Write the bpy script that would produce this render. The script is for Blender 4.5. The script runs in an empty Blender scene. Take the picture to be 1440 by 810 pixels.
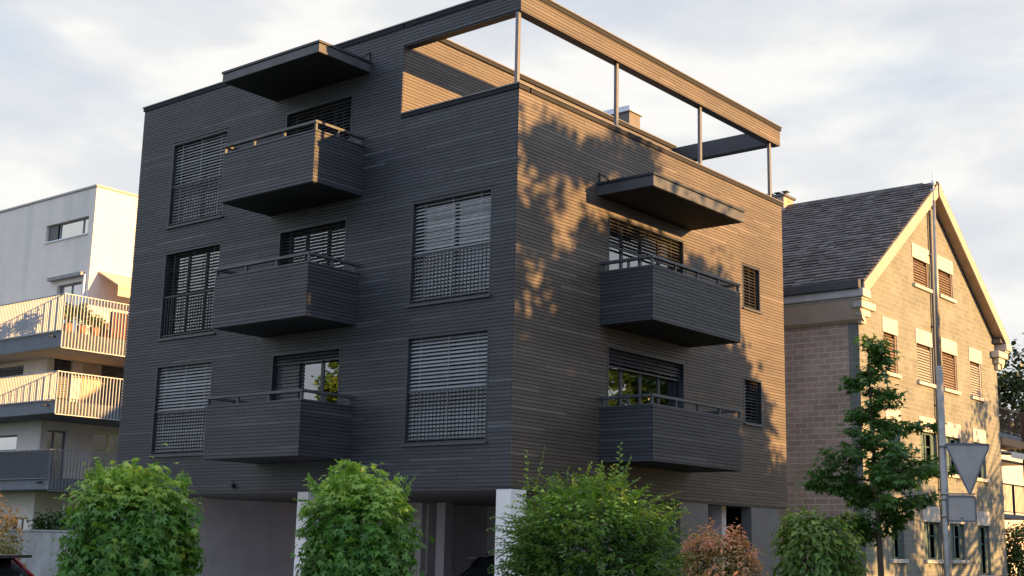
import bpy, math, random
import numpy as np
from mathutils import Vector, Matrix
random.seed(7); RNG = np.random.default_rng(11)
S = bpy.context.scene
COL = S.collection
R = math.radians

# ------------------------------------------------------------------ camera
cam = bpy.data.cameras.new("camera"); camo = bpy.data.objects.new("camera", cam); COL.objects.link(camo)
yaw, pitch, roll = -0.687586, 0.197595, 0.0217157
fw = Vector((math.sin(yaw)*math.cos(pitch), math.cos(yaw)*math.cos(pitch), math.sin(pitch)))
rt = Vector((math.cos(yaw), -math.sin(yaw), 0)); up = rt.cross(fw)
rt2 = rt*math.cos(roll)+up*math.sin(roll); up2 = up*math.cos(roll)-rt*math.sin(roll)
M = Matrix((rt2, up2, -fw)).transposed().to_4x4(); M.translation = Vector((15.634, -19.1255, 1.65))
camo.matrix_world = M
cam.sensor_width = 36; cam.lens = 1807.16/1440*36; cam.clip_end = 3000; cam.clip_start = .1
S.camera = camo

# ------------------------------------------------------------------ sky, sun, exposure
SUN_AZ, SUN_EL = R(17.0), R(9.6)            # azimuth from +x towards +y
SD = Vector((math.cos(SUN_EL)*math.cos(SUN_AZ), math.cos(SUN_EL)*math.sin(SUN_AZ), math.sin(SUN_EL)))
sun = bpy.data.lights.new("sun", 'SUN'); suno = bpy.data.objects.new("sun", sun); COL.objects.link(suno)
sun.energy = 5.0; sun.angle = R(.53); sun.color = (1, .56, .20)
suno.rotation_euler = (-SD).to_track_quat('-Z', 'Y').to_euler(); suno.location = (60, 20, 30)
W = bpy.data.worlds.new("World"); S.world = W; W.use_nodes = True
nt = W.node_tree; nt.nodes.clear()
def N(t, nt=nt, **k):
    n = nt.nodes.new(t)
    for a, b in k.items(): setattr(n, a, b)
    return n
def ramp(nt, stops, inp=None, mode='LINEAR'):
    n = nt.nodes.new('ShaderNodeValToRGB'); e = n.color_ramp.elements; n.color_ramp.interpolation = mode
    while len(e) < len(stops): e.new(.5)
    for i, (p, c) in enumerate(stops):
        e[i].position = p; e[i].color = (c if isinstance(c, tuple) else (c, c, c)) + (1,) if not (isinstance(c, tuple) and len(c) == 4) else c
    if inp is not None: nt.links.new(inp, n.inputs[0])
    return n
L = nt.links.new
sky = N('ShaderNodeTexSky', sky_type='NISHITA', sun_disc=False, sun_elevation=SUN_EL, sun_rotation=R(90)-SUN_AZ)
tc = N('ShaderNodeTexCoord')
mp = N('ShaderNodeMapping'); mp.inputs['Scale'].default_value = (1.0, 1.0, 2.6); mp.inputs['Location'].default_value = (.35, .2, .1); L(tc.outputs['Generated'], mp.inputs[0])
n1 = N('ShaderNodeTexNoise'); n1.inputs['Scale'].default_value = 3.6; n1.inputs['Detail'].default_value = 7; n1.inputs['Roughness'].default_value = .52; n1.inputs['Distortion'].default_value = .25; L(mp.outputs[0], n1.inputs['Vector'])
n2 = N('ShaderNodeTexNoise'); n2.inputs['Scale'].default_value = 7.5; n2.inputs['Detail'].default_value = 6; n2.inputs['Roughness'].default_value = .5; L(mp.outputs[0], n2.inputs['Vector'])
cov = ramp(nt, [(.30, .35), (.47, .97)], n1.outputs[0])
ccol = ramp(nt, [(.32, (5.2, 5.35, 5.7)), (.48, (5.85, 5.9, 6.0)), (.60, (6.9, 6.8, 6.55))], n2.outputs[0])
vm = N('ShaderNodeMix', data_type='RGBA', blend_type='MIX'); L(cov.outputs[0], vm.inputs[0]); L(sky.outputs[0], vm.inputs[6]); L(ccol.outputs[0], vm.inputs[7])
# clear-air part between the clouds: pale blue from the sky texture, lifted by thin high cloud
thin = N('ShaderNodeMix', data_type='RGBA', blend_type='MIX'); thin.inputs[0].default_value = .75
thin.inputs[7].default_value = (4.9, 5.6, 6.6, 1); L(sky.outputs[0], thin.inputs[6]); L(thin.outputs[2], vm.inputs[6])
bg = N('ShaderNodeBackground'); bg.inputs[1].default_value = .052; 
dv = N('ShaderNodeVectorMath', operation='DOT_PRODUCT'); L(tc.outputs['Generated'], dv.inputs[0]); dv.inputs[1].default_value = (.52, -.62, .60)
mr = N('ShaderNodeMapRange', interpolation_type='SMOOTHSTEP'); mr.inputs[1].default_value = -.05; mr.inputs[2].default_value = .75; L(dv.outputs['Value'], mr.inputs[0])
op = N('ShaderNodeMix', data_type='RGBA', blend_type='MULTIPLY'); L(mr.outputs[0], op.inputs[0]); L(vm.outputs[2], op.inputs[6]); op.inputs[7].default_value = (.88, 1.10, 1.55, 1)   # unseen sky overhead and behind tinted bluer, to cool the shade fill
L(op.outputs[2], bg.inputs[0])
wo = N('ShaderNodeOutputWorld'); L(bg.outputs[0], wo.inputs[0])
vs = S.view_settings; vs.view_transform = 'Standard'; vs.look = 'None'; vs.gamma = 1; vs.use_curve_mapping = False; vs.exposure = 1.48
S.cycles.max_bounces = 7; S.cycles.transparent_max_bounces = 12

# ------------------------------------------------------------------ materials
MATS = {}
def mat(name, col, rough=.6, spec=.5, metal=0, var=.12, scale=4., bump=0., island=0., stretch=(1, 1, 1), dirt=None):
    """plain surface with some noise variation of its own colour, optional island (board/tile) variation and bump"""
    m = bpy.data.materials.new(name); m.use_nodes = True; t = m.node_tree; b = t.nodes['Principled BSDF']; l = t.links.new
    b.inputs['Roughness'].default_value = rough; b.inputs['Specular IOR Level'].default_value = spec; b.inputs['Metallic'].default_value = metal
    c = N('ShaderNodeTexCoord', t); mm = N('ShaderNodeMapping', t); mm.inputs['Scale'].default_value = stretch; l(c.outputs['Object'], mm.inputs[0])
    n = N('ShaderNodeTexNoise', t); n.inputs['Scale'].default_value = scale; n.inputs['Detail'].default_value = 6; n.inputs['Roughness'].default_value = .6; l(mm.outputs[0], n.inputs['Vector'])
    lo = tuple(max(0, x*(1-var*2)) for x in col); hi = tuple(min(1, x*(1+var*2)) for x in col)
    r = ramp(t, [(.25, lo), (.75, hi)], n.outputs[0]); out = r.outputs[0]
    if island:
        g = N('ShaderNodeNewGeometry', t); rr = ramp(t, [(0, 1-island), (1, 1+island)], g.outputs['Random Per Island'])
        x = N('ShaderNodeMix', t, data_type='RGBA', blend_type='MULTIPLY'); x.inputs[0].default_value = 1
        sc = N('ShaderNodeMath', t, operation='MULTIPLY_ADD'); sc.inputs[1].default_value = 2*island; sc.inputs[2].default_value = 1-island; l(g.outputs['Random Per Island'], sc.inputs[0])
        l(out, x.inputs[6]); l(sc.outputs[0], x.inputs[7]); out = x.outputs[2]
    if dirt:
        n3 = N('ShaderNodeTexNoise', t); n3.inputs['Scale'].default_value = dirt[1]; n3.inputs['Detail'].default_value = 5
        m3 = N('ShaderNodeMapping', t); m3.inputs['Scale'].default_value = dirt[3]; l(c.outputs['Object'], m3.inputs[0]); l(m3.outputs[0], n3.inputs['Vector'])
        r3 = ramp(t, [(.45, 0.), (.72, dirt[2])], n3.outputs[0])
        x = N('ShaderNodeMix', t, data_type='RGBA', blend_type='MIX'); l(r3.outputs[0], x.inputs[0]); l(out, x.inputs[6]); x.inputs[7].default_value = dirt[0]+(1,); out = x.outputs[2]
    l(out, b.inputs['Base Color'])
    if bump:
        bu = N('ShaderNodeBump', t); bu.inputs['Strength'].default_value = bump; bu.inputs['Distance'].default_value = .02; l(n.outputs[0], bu.inputs['Height']); l(bu.outputs[0], b.inputs['Normal'])
    MATS[name] = m; return m

def wood_mat(name, stops):
    """black-stained horizontal boards: each board its own tone, long grain streaks, silvered weathering"""
    m = bpy.data.materials.new(name); m.use_nodes = True; t = m.node_tree; b = t.nodes['Principled BSDF']; l = t.links.new
    c = N('ShaderNodeTexCoord', t); sp = N('ShaderNodeSeparateXYZ', t); l(c.outputs['Object'], sp.inputs[0])
    ad = N('ShaderNodeMath', t, operation='ADD'); l(sp.outputs[0], ad.inputs[0]); l(sp.outputs[1], ad.inputs[1])
    g = N('ShaderNodeNewGeometry', t)
    off = N('ShaderNodeMath', t, operation='MULTIPLY'); off.inputs[1].default_value = 37.; l(g.outputs['Random Per Island'], off.inputs[0])
    cb = N('ShaderNodeCombineXYZ', t); l(ad.outputs[0], cb.inputs[0]); l(off.outputs[0], cb.inputs[1])
    z = N('ShaderNodeMath', t, operation='MULTIPLY'); z.inputs[1].default_value = 40.; l(sp.outputs[2], z.inputs[0]); l(z.outputs[0], cb.inputs[2])
    n = N('ShaderNodeTexNoise', t); n.inputs['Scale'].default_value = 1.6; n.inputs['Detail'].default_value = 5; n.inputs['Roughness'].default_value = .65; l(cb.outputs[0], n.inputs['Vector'])
    base = ramp(t, stops, g.outputs['Random Per Island'])
    gr = ramp(t, [(.3, .7), (.55, .95), (.72, 1.4)], n.outputs[0])
    x = N('ShaderNodeMix', t, data_type='RGBA', blend_type='MULTIPLY'); x.inputs[0].default_value = 1; l(base.outputs[0], x.inputs[6])
    # ramp clamps at display of colour sockets only; values above one are kept
    l(gr.outputs[0], x.inputs[7])
    n4 = N('ShaderNodeTexNoise', t); n4.inputs['Scale'].default_value = .55; n4.inputs['Detail'].default_value = 4; l(c.outputs['Object'], n4.inputs['Vector'])
    w = ramp(t, [(.35, .8), (.65, 1.25)], n4.outputs[0])
    x2 = N('ShaderNodeMix', t, data_type='RGBA', blend_type='MULTIPLY'); x2.inputs[0].default_value = 1; l(x.outputs[2], x2.inputs[6]); l(w.outputs[0], x2.inputs[7])
    l(x2.outputs[2], b.inputs['Base Color'])
    b.inputs['Roughness'].default_value = .6; b.inputs['Specular IOR Level'].default_value = .8
    bu = N('ShaderNodeBump', t); bu.inputs['Strength'].default_value = .25; bu.inputs['Distance'].default_value = .008; l(n.outputs[0], bu.inputs['Height']); l(bu.outputs[0], b.inputs['Normal'])
    MATS[name] = m
wood_mat('wood', [(0, (.022, .022, .0245)), (.5, (.028, .0275, .031)), (.9, (.036, .0355, .039)), (1, (.068, .067, .069))])          # street front and balconies: shade put into the colour, darker and bluer
wood_mat('wood_sun', [(0, (.064, .045, .031)), (.5, (.078, .056, .039)), (.9, (.092, .067, .047)), (1, (.13, .10, .074))])       # same boards on the sunny side: sunlight put into the colour, lighter and browner

def brick_mat(name, c1, c2, mo, bw, rh, mortar=.012, stain=None, bump=.4):
    m = bpy.data.materials.new(name); m.use_nodes = True; t = m.node_tree; b = t.nodes['Principled BSDF']; l = t.links.new
    c = N('ShaderNodeTexCoord', t); sp = N('ShaderNodeSeparateXYZ', t); l(c.outputs['Object'], sp.inputs[0])
    ad = N('ShaderNodeMath', t, operation='ADD'); l(sp.outputs[0], ad.inputs[0]); l(sp.outputs[1], ad.inputs[1])
    cb = N('ShaderNodeCombineXYZ', t); l(ad.outputs[0], cb.inputs[0]); l(sp.outputs[2], cb.inputs[1])
    br = N('ShaderNodeTexBrick', t); l(cb.outputs[0], br.inputs['Vector'])
    br.inputs['Color1'].default_value = c1+(1,); br.inputs['Color2'].default_value = c2+(1,); br.inputs['Mortar'].default_value = mo+(1,)
    br.inputs['Scale'].default_value = 1; br.inputs['Mortar Size'].default_value = mortar; br.inputs['Mortar Smooth'].default_value = .3
    br.inputs['Brick Width'].default_value = bw; br.inputs['Row Height'].default_value = rh; br.inputs['Bias'].default_value = 0
    n = N('ShaderNodeTexNoise', t); n.inputs['Scale'].default_value = 1.1; n.inputs['Detail'].default_value = 8; n.inputs['Roughness'].default_value = .7; l(c.outputs['Object'], n.inputs['Vector'])
    r = ramp(t, [(.3, .78), (.7, 1.18)], n.outputs[0])
    x = N('ShaderNodeMix', t, data_type='RGBA', blend_type='MULTIPLY'); x.inputs[0].default_value = 1; l(br.outputs[0], x.inputs[6]); l(r.outputs[0], x.inputs[7]); out = x.outputs[2]
    l(out, b.inputs['Base Color']); b.inputs['Roughness'].default_value = .85; b.inputs['Specular IOR Level'].default_value = .25
    n5 = N('ShaderNodeTexNoise', t); n5.inputs['Scale'].default_value = 30; l(c.outputs['Object'], n5.inputs['Vector'])
    iv = N('ShaderNodeMath', t, operation='MULTIPLY_ADD'); iv.inputs[1].default_value = -1.; l(br.outputs['Fac'], iv.inputs[0]); l(n5.outputs[0], iv.inputs[2])
    bu = N('ShaderNodeBump', t); bu.inputs['Strength'].default_value = bump; bu.inputs['Distance'].default_value = .012; l(iv.outputs[0], bu.inputs['Height']); l(bu.outputs[0], b.inputs['Normal'])
    MATS[name] = m

def glass_mat(name, refl=.3, tint=(.75, .8, .8)):
    m = bpy.data.materials.new(name); m.use_nodes = True; t = m.node_tree; t.nodes.clear(); l = t.links.new
    tr = N('ShaderNodeBsdfTransparent', t); tr.inputs[0].default_value = tint+(1,)
    gl = N('ShaderNodeBsdfGlossy', t); gl.inputs['Roughness'].default_value = .012; gl.inputs[0].default_value = (.95, .97, 1, 1)
    fr = N('ShaderNodeFresnel', t); fr.inputs[0].default_value = 1.5
    a = N('ShaderNodeMath', t, operation='ADD', use_clamp=True); a.inputs[1].default_value = refl; l(fr.outputs[0], a.inputs[0])
    c = N('ShaderNodeTexCoord', t); n = N('ShaderNodeTexNoise', t); n.inputs['Scale'].default_value = 1.3; l(c.outputs['Object'], n.inputs['Vector'])
    bu = N('ShaderNodeBump', t); bu.inputs['Strength'].default_value = .06; bu.inputs['Distance'].default_value = .03; l(n.outputs[0], bu.inputs['Height']); l(bu.outputs[0], gl.inputs['Normal'])
    mx = N('ShaderNodeMixShader', t); l(a.outputs[0], mx.inputs[0]); l(tr.outputs[0], mx.inputs[1]); l(gl.outputs[0], mx.inputs[2])
    o = N('ShaderNodeOutputMaterial', t); l(mx.outputs[0], o.inputs[0]); MATS[name] = m

def leaf_mat(name, dark, mid, young, trans=.35, rough=.42, spec=.4):
    """each leaf its own tone; the attribute 'tone' (0 old leaf .. 1 young shoot) picks the leaf's own colour"""
    m = bpy.data.materials.new(name); m.use_nodes = True; t = m.node_tree; b = t.nodes['Principled BSDF']; l = t.links.new
    g = N('ShaderNodeNewGeometry', t); at = N('ShaderNodeAttribute', t, attribute_name='tone')
    r1 = ramp(t, [(0, dark), (1, mid)], g.outputs['Random Per Island'])
    x = N('ShaderNodeMix', t, data_type='RGBA', blend_type='MIX'); l(at.outputs['Fac'], x.inputs[0]); l(r1.outputs[0], x.inputs[6]); x.inputs[7].default_value = young+(1,)
    l(x.outputs[2], b.inputs['Base Color']); b.inputs['Roughness'].default_value = rough; b.inputs['Specular IOR Level'].default_value = spec
    tl = N('ShaderNodeBsdfTranslucent', t); h = N('ShaderNodeMix', t, data_type='RGBA', blend_type='MULTIPLY'); h.inputs[0].default_value = 1
    l(x.outputs[2], h.inputs[6]); h.inputs[7].default_value = (1.25, 1.4, .7, 1); l(h.outputs[2], tl.inputs[0])
    mx = N('ShaderNodeMixShader', t); mx.inputs[0].default_value = trans; l(b.outputs[0], mx.inputs[1]); l(tl.outputs[0], mx.inputs[2])
    l(mx.outputs[0], t.nodes['Material Output'].inputs[0]); MATS[name] = m

mat('anthracite', (.030, .032, .036), .42, .5, 0, .1, 6)
mat('fascia', (.062, .062, .064), .45, .5, 0, .12, 5, dirt=((.11, .11, .11), 3, .6, (1, 1, 1)))
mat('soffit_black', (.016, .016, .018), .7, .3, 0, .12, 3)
mat('soffit_grey', (.15, .14, .135), .8, .3, 0, .1, 3)
mat('coping_metal', (.16, .155, .15), .45, .5, .3, .1, 8)
mat('post_steel', (.16, .155, .15), .4, .5, .3, .08, 8)
mat('slat_silver', (.40, .385, .36), .4, .5, .2, .06, 6, island=.10)
mat('slat_dark', (.075, .072, .07), .45, .5, .1, .1, 6, island=.15)
mat('slat_brown', (.20, .145, .105), .5, .5, 0, .1, 6, island=.12)
mat('slat_light', (.34, .32, .28), .5, .5, 0, .06, 6, island=.10)
mat('curtain', (.72, .71, .68), .9, .2, 0, .08, 3, stretch=(8, 8, .4))
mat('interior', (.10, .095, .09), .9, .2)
mat('render_white', (.80, .70, .595), .9, .2, 0, .03, 2, dirt=((.60, .55, .49), .8, .7, (1.4, 1.4, .2)))
mat('render_beige', (.62, .56, .49), .9, .2, 0, .04, 2)
mat('pillar_white', (.88, .81, .73), .8, .3, 0, .03, 2, dirt=((.68, .62, .56), 1.2, .5, (2, 2, .4)))
mat('panel_grey', (.16, .15, .14), .6, .4, 0, .06, 2)
mat('carport_wall', (.74, .65, .61), .9, .2, 0, .08, 1.5)
mat('inner_pillar', (.68, .60, .57), .9, .2, 0, .05, 2)
mat('concrete', (.36, .345, .325), .85, .3, 0, .12, 2.2, bump=.15, dirt=((.2, .19, .18), 1.4, .65, (2.2, 2.2, .45)))
mat('slab_grey', (.17, .175, .185), .75, .35, 0, .08, 2)
mat('slab_under', (.50, .44, .39), .85, .2, 0, .05, 2)
mat('rail_cream', (.40, .42, .44), .5, .4, .1, .04, 4)
mat('rail_panel', (.18, .185, .195), .5, .4, .1, .05, 4)
mat('stone_trim', (.50, .475, .43), .85, .25, 0, .08, 3, dirt=((.42, .38, .33), 1.5, .6, (1.5, 1.5, .5)))
mat('frieze', (.60, .47, .37), .85, .25, 0, .06, 2)
mat('bargeboard', (.38, .33, .28), .7, .3, 0, .07, 3)
mat('barge_shade', (.42, .28, .19), .7, .3, 0, .08, 3)  # brown underside of the verge
mat('slate', (.105, .088, .080), .7, .35, 0, .2, 5, island=.42, bump=.3, dirt=((.13, .115, .10), 2.2, .5, (1, 1, 1)))
mat('zinc', (.10, .10, .105), .5, .5, .5, .1, 4)
mat('shutter_green', (.075, .125, .112), .6, .4, 0, .12, 5)
mat('frame_brown', (.11, .06, .04), .5, .4, 0, .1, 5)
mat('window_frame_grey', (.20, .20, .20), .5, .4, 0, .06, 5)
mat('galvanised', (.30, .275, .235), .36, .5, .3, .14, 9)
mat('sign_back', (.35, .315, .275), .55, .4, .1, .07, 5)
mat('sign_rim', (.12, .125, .13), .5, .5, .4, .07, 5)
mat('sticker', (.45, .46, .47), .5, .4)
mat('chimney_copper', (.15, .132, .122), .55, .4, .15, .08, 5)
mat('white_metal', (.85, .85, .83), .4, .5)
mat('fabric_beige', (.62, .47, .33), .9, .1, 0, .05, 5)
mat('awning_grey', (.28, .27, .26), .6, .4)
mat('bark', (.10, .075, .055), .9, .2, 0, .2, 9, bump=.6, stretch=(1, 1, .3))
mat('stem_green', (.10, .10, .04), .8, .3)
mat('asphalt', (.05, .05, .052), .9, .3, 0, .15, 9, bump=.2)
mat('paving', (.26, .25, .235), .9, .3, 0, .1, 5)
mat('kerb', (.38, .37, .35), .9, .3, 0, .1, 5)
mat('grass_soil', (.055, .085, .03), 1, .1, 0, .3, 3)
mat('road_paint', (.78, .78, .76), .7, .3)
mat('car_red', (.30, .012, .016), .25, .6); mat('car_black', (.012, .012, .014), .2, .6)
mat('rubber', (.02, .02, .02), .8, .3); mat('alloy', (.5, .5, .5), .3, .5, .9); mat('lamp_red', (.35, .01, .012), .2, .6); mat('lamp_clear', (.7, .72, .74), .1, .7)
mat('car_glass', (.012, .014, .016), .06, .8); mat('plastic_black', (.018, .018, .018), .5, .4)
mat('terracotta', (.34, .15, .08), .8, .2); mat('rattan_brown', (.14, .065, .045), .7, .3); mat('timber', (.38, .24, .12), .7, .3, island=.15)
mat('terrace_wood', (.33, .20, .10), .7, .3, 0, .1, 5)
brick_mat('brick_grey', (.50, .345, .255), (.39, .265, .195), (.60, .49, .40), .40, .165, .014)  # shaded side wall: brick colour lightened to make up for weak fill light
brick_mat('brick_gable', (.205, .21, .184), (.172, .176, .152), (.25, .254, .22), .40, .150, .012, bump=.25)  # sunlit gable: brick colour darkened and greened against the strong orange sun
glass_mat('glass', .26); glass_mat('glass_dark', .12, (.4, .42, .42)); glass_mat('glass_door', .26, (.85, .88, .88)); glass_mat('glass_mirror', .5, (.5, .5, .5))
leaf_mat('leaf_sweetgum', (.05, .14, .022), (.13, .30, .045), (.36, .50, .085), .38)
leaf_mat('leaf_privet', (.018, .06, .012), (.06, .155, .024), (.33, .50, .075), .35)
leaf_mat('leaf_photinia', (.13, .17, .04), (.27, .24, .08), (.78, .33, .19), .35)
leaf_mat('leaf_hornbeam', (.06, .13, .022), (.13, .235, .036), (.24, .30, .05), .3)
leaf_mat('leaf_dark', (.032, .095, .02), (.075, .175, .034), (.28, .36, .06), .35)
leaf_mat('leaf_tree', (.04, .075, .018), (.075, .12, .025), (.16, .20, .04), .3)
leaf_mat('leaf_conifer', (.012, .028, .009), (.022, .042, .012), (.06, .08, .02), .15); leaf_mat('leaf_ivy', (.018, .05, .016), (.035, .08, .022), (.07, .13, .03), .2)

# ------------------------------------------------------------------ mesh building
def tagp(o, label=None, cat=None, group=None, kind=None):
    for k, v in (('label', label), ('category', cat), ('group', group), ('kind', kind)):
        if v: o[k] = v
    return o
def thing(name, label, cat, loc=(0, 0, 0), group=None, rz=0):
    o = bpy.data.objects.new(name, None); COL.objects.link(o); o.location = loc; o.rotation_euler.z = rz; o.empty_display_size = .2
    return tagp(o, label, cat, group)
class MB:
    def __init__(s): s.v = []; s.f = []; s.m = []; s.cur = 0; s.sm = []
    def add(s, vs, fs, smooth=False):
        k = len(s.v); s.v += [tuple(a) for a in vs]; s.f += [tuple(i+k for i in f) for f in fs]; s.m += [s.cur]*len(fs); s.sm += [smooth]*len(fs); return s
    def box(s, x0, x1, y0, y1, z0, z1):
        x0, x1 = min(x0, x1), max(x0, x1); y0, y1 = min(y0, y1), max(y0, y1); z0, z1 = min(z0, z1), max(z0, z1)
        return s.add([(x0, y0, z0), (x1, y0, z0), (x1, y1, z0), (x0, y1, z0), (x0, y0, z1), (x1, y0, z1), (x1, y1, z1), (x0, y1, z1)],
                     [(3, 2, 1, 0), (4, 5, 6, 7), (0, 1, 5, 4), (1, 2, 6, 5), (2, 3, 7, 6), (3, 0, 4, 7)])
    def obox(s, c, ax, ay, az):
        c, ax, ay, az = map(Vector, (c, ax, ay, az)); vs = []
        for k in (-1, 1):
            for i, j in ((-1, -1), (1, -1), (1, 1), (-1, 1)): vs.append(c+ax*i+ay*j+az*k)
        return s.add(vs, [(3, 2, 1, 0), (4, 5, 6, 7), (0, 1, 5, 4), (1, 2, 6, 5), (2, 3, 7, 6), (3, 0, 4, 7)])
    def prism(s, pts, d):
        """polygon pts (3-D) extruded by vector d"""
        n = len(pts); a = [Vector(p) for p in pts]; b = [p+Vector(d) for p in a]
        return s.add(a+b, [tuple(range(n))[::-1], tuple(range(n, 2*n))]+[(i, (i+1) % n, n+(i+1) % n, n+i) for i in range(n)])
    def tube(s, pts, radii, seg=8, cap=True):
        pts = [Vector(p) for p in pts]; vs = []; fs = []; n = len(pts)
        if not hasattr(radii, '__len__'): radii = [radii]*n
        for i, p in enumerate(pts):
            t = (pts[min(i+1, n-1)]-pts[max(i-1, 0)]).normalized(); a = t.cross(Vector((0, 0, 1)) if abs(t.z) < .95 else Vector((1, 0, 0))).normalized(); b = t.cross(a)
            for k in range(seg):
                th = 2*math.pi*k/seg; vs.append(p+(a*math.cos(th)+b*math.sin(th))*radii[i])
        for i in range(n-1):
            for k in range(seg): fs.append((i*seg+k, i*seg+(k+1) % seg, (i+1)*seg+(k+1) % seg, (i+1)*seg+k))
        if cap: fs += [tuple(range(seg))[::-1], tuple(range((n-1)*seg, n*seg))]
        return s.add(vs, fs, True)
    def build(s, name, mats, parent=None, label=None, bevel=0):
        me = bpy.data.meshes.new(name); off = Vector((0, 0, 0)); p = parent
        while p is not None: off += p.location; p = p.parent
        me.from_pydata([tuple(Vector(v)-off) for v in s.v], [], s.f)
        for m in (mats if isinstance(mats, (list, tuple)) else [mats]): me.materials.append(MATS[m])
        me.polygons.foreach_set('material_index', s.m); me.polygons.foreach_set('use_smooth', s.sm)
        import bmesh
        bm = bmesh.new(); bm.from_mesh(me); bmesh.ops.recalc_face_normals(bm, faces=bm.faces); bm.to_mesh(me); bm.free(); me.update()
        o = bpy.data.objects.new(name, me); COL.objects.link(o); o.parent = parent
        if label: o['label'] = label
        if bevel:
            b = o.modifiers.new('bevel', 'BEVEL'); b.width = bevel; b.segments = 2; b.limit_method = 'ANGLE'
        return o
def single(o, loc, *tags):
    """a one-mesh thing: move its origin to its base"""
    o.data.transform(Matrix.Translation(-Vector(loc))); o.location = loc; tagp(o, *tags); return o
def leaves(name, template, P, Nn, T, size, tone, m, parent=None, width=None):
    """one mesh of many leaf-sized faces; P positions, Nn leaf normals, T tip directions"""
    tv, tf = template; P = np.asarray(P, float); n = len(P); Nn = np.asarray(Nn, float); T = np.asarray(T, float)
    Nn /= np.linalg.norm(Nn, axis=1)[:, None]+1e-9
    T = T-Nn*(T*Nn).sum(1)[:, None]; T /= np.linalg.norm(T, axis=1)[:, None]+1e-9; Sd = np.cross(T, Nn)
    off = Vector((0, 0, 0)); p = parent
    while p is not None: off += p.location; p = p.parent
    P = P-np.array(off); size = np.broadcast_to(np.asarray(size, float), (n,))
    tv = np.array(tv, float); k = len(tv)
    V = P[:, None]+size[:, None, None]*(tv[None, :, 0:1]*Sd[:, None]+tv[None, :, 1:2]*T[:, None]+tv[None, :, 2:3]*Nn[:, None])
    fl = [len(f) for f in tf]; idx = np.concatenate([np.array(f) for f in tf])
    me = bpy.data.meshes.new(name); me.vertices.add(n*k); me.vertices.foreach_set('co', V.ravel())
    loops = (idx[None]+(np.arange(n)*k)[:, None]).ravel(); me.loops.add(len(loops)); me.loops.foreach_set('vertex_index', loops.astype(np.int32))
    tot = np.tile(np.array(fl), n); st = np.concatenate([[0], np.cumsum(tot)[:-1]])
    me.polygons.add(len(tot)); me.polygons.foreach_set('loop_start', st.astype(np.int32)); me.polygons.foreach_set('loop_total', tot.astype(np.int32))
    me.update(calc_edges=True)
    a = me.attributes.new('tone', 'FLOAT', 'POINT'); a.data.foreach_set('value', np.repeat(np.clip(np.asarray(tone, float), 0, 1), k).astype(np.float32))
    me.materials.append(MATS[m]); o = bpy.data.objects.new(name, me); COL.objects.link(o); o.parent = parent; return o
def star_template():
    tips = [(-90, 0)]; v = [(0, .12, .05)]; ang = [-68, -34, 0, 34, 68] ; angs = [90+a*1.75 for a in ang]; ln = [.62, .86, 1., .86, .62]
    notch = [-100] + [(angs[i]+angs[i+1])/2-90 for i in range(4)] + [100]
    nv = [(0, 0, 0)]
    for a, q in zip([90-135]+[(angs[i]+angs[i+1])/2 for i in range(4)]+[90+135], (.12, .34, .4, .4, .34, .12)): nv.append((q*math.cos(R(a)), q*math.sin(R(a))+.12, 0))
    for a, q in zip(angs, ln): nv.append((q*math.cos(R(a)), q*math.sin(R(a))+.12, -.16))
    return nv, [(0, 1+i, 7+i, 2+i) for i in range(5)]
STAR = star_template()
OVAL = ([(0, 0, 0), (-.26, .35, .07), (-.2, .7, .05), (0, 1, -.1), (.2, .7, .05), (.26, .35, .07), (0, .5, -.02)], [(0, 6, 2, 1), (6, 3, 2), (0, 5, 4, 6), (6, 4, 3)])
OVAL = ([(0, 0, 0), (-.26, .4, .07), (0, 1, -.1), (.26, .4, .07)], [(0, 2, 1), (0, 3, 2)])
SLIM = ([(0, 0, 0), (-.17, .45, .05), (0, 1, -.08), (.17, .45, .05)], [(0, 2, 1), (0, 3, 2)])
ROUND = ([(0, 0, 0), (-.34, .3, .05), (-.3, .72, .03), (0, 1, -.08), (.3, .72, .03), (.34, .3, .05)], [(0, 3, 2, 1), (0, 5, 4, 3)])

def rects(u0, u1, z0, z1, holes):
    """the rectangle minus holes, as strips"""
    zs = sorted({z0, z1, *[min(max(h[i], z0), z1) for h in holes for i in (2, 3)]}); out = []
    for a, b in zip(zs[:-1], zs[1:]):
        if b-a < 1e-4: continue
        mid = (a+b)/2; hs = sorted((max(h[0], u0), min(h[1], u1)) for h in holes if h[2] < mid < h[3] and h[1] > u0 and h[0] < u1); u = u0
        for h in hs:
            if h[0] > u+1e-4: out.append((u, h[0], a, b))
            u = max(u, h[1])
        if u < u1-1e-4: out.append((u, u1, a, b))
    return out
PITCH = .0745
def boards(mb, place, u0, u1, z0, z1, holes=(), th=.024, gap=.011, rnd=random):
    """real horizontal boards, each with its own ends; place(u0,u1,z0,z1,depth0,depth1) adds the box"""
    n0 = math.floor(z0/PITCH); n1 = math.ceil(z1/PITCH)
    for k in range(n0, n1):
        a = max(k*PITCH, z0); b = min((k+1)*PITCH-gap, z1)
        if b-a < .012: continue
        mid = (a+b)/2; free = [(u0, u1)]
        for h in holes:
            if h[2] < mid < h[3]:
                nf = []
                for s, e in free:
                    if h[0] > s and h[0] < e: nf.append((s, h[0]))
                    if h[1] < e and h[1] > s: nf.append((h[1], e))
                    if h[1] <= s or h[0] >= e: nf.append((s, e))
                free = nf
        for s, e in free:
            u = s
            while u < e-.001:
                w = rnd.uniform(.7, 2.6); v = min(u+w, e)
                if e-v < .5: v = e
                d = rnd.uniform(-.002, .002)
                place(u+.003, v-.003, a, b, d, th); u = v

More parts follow.
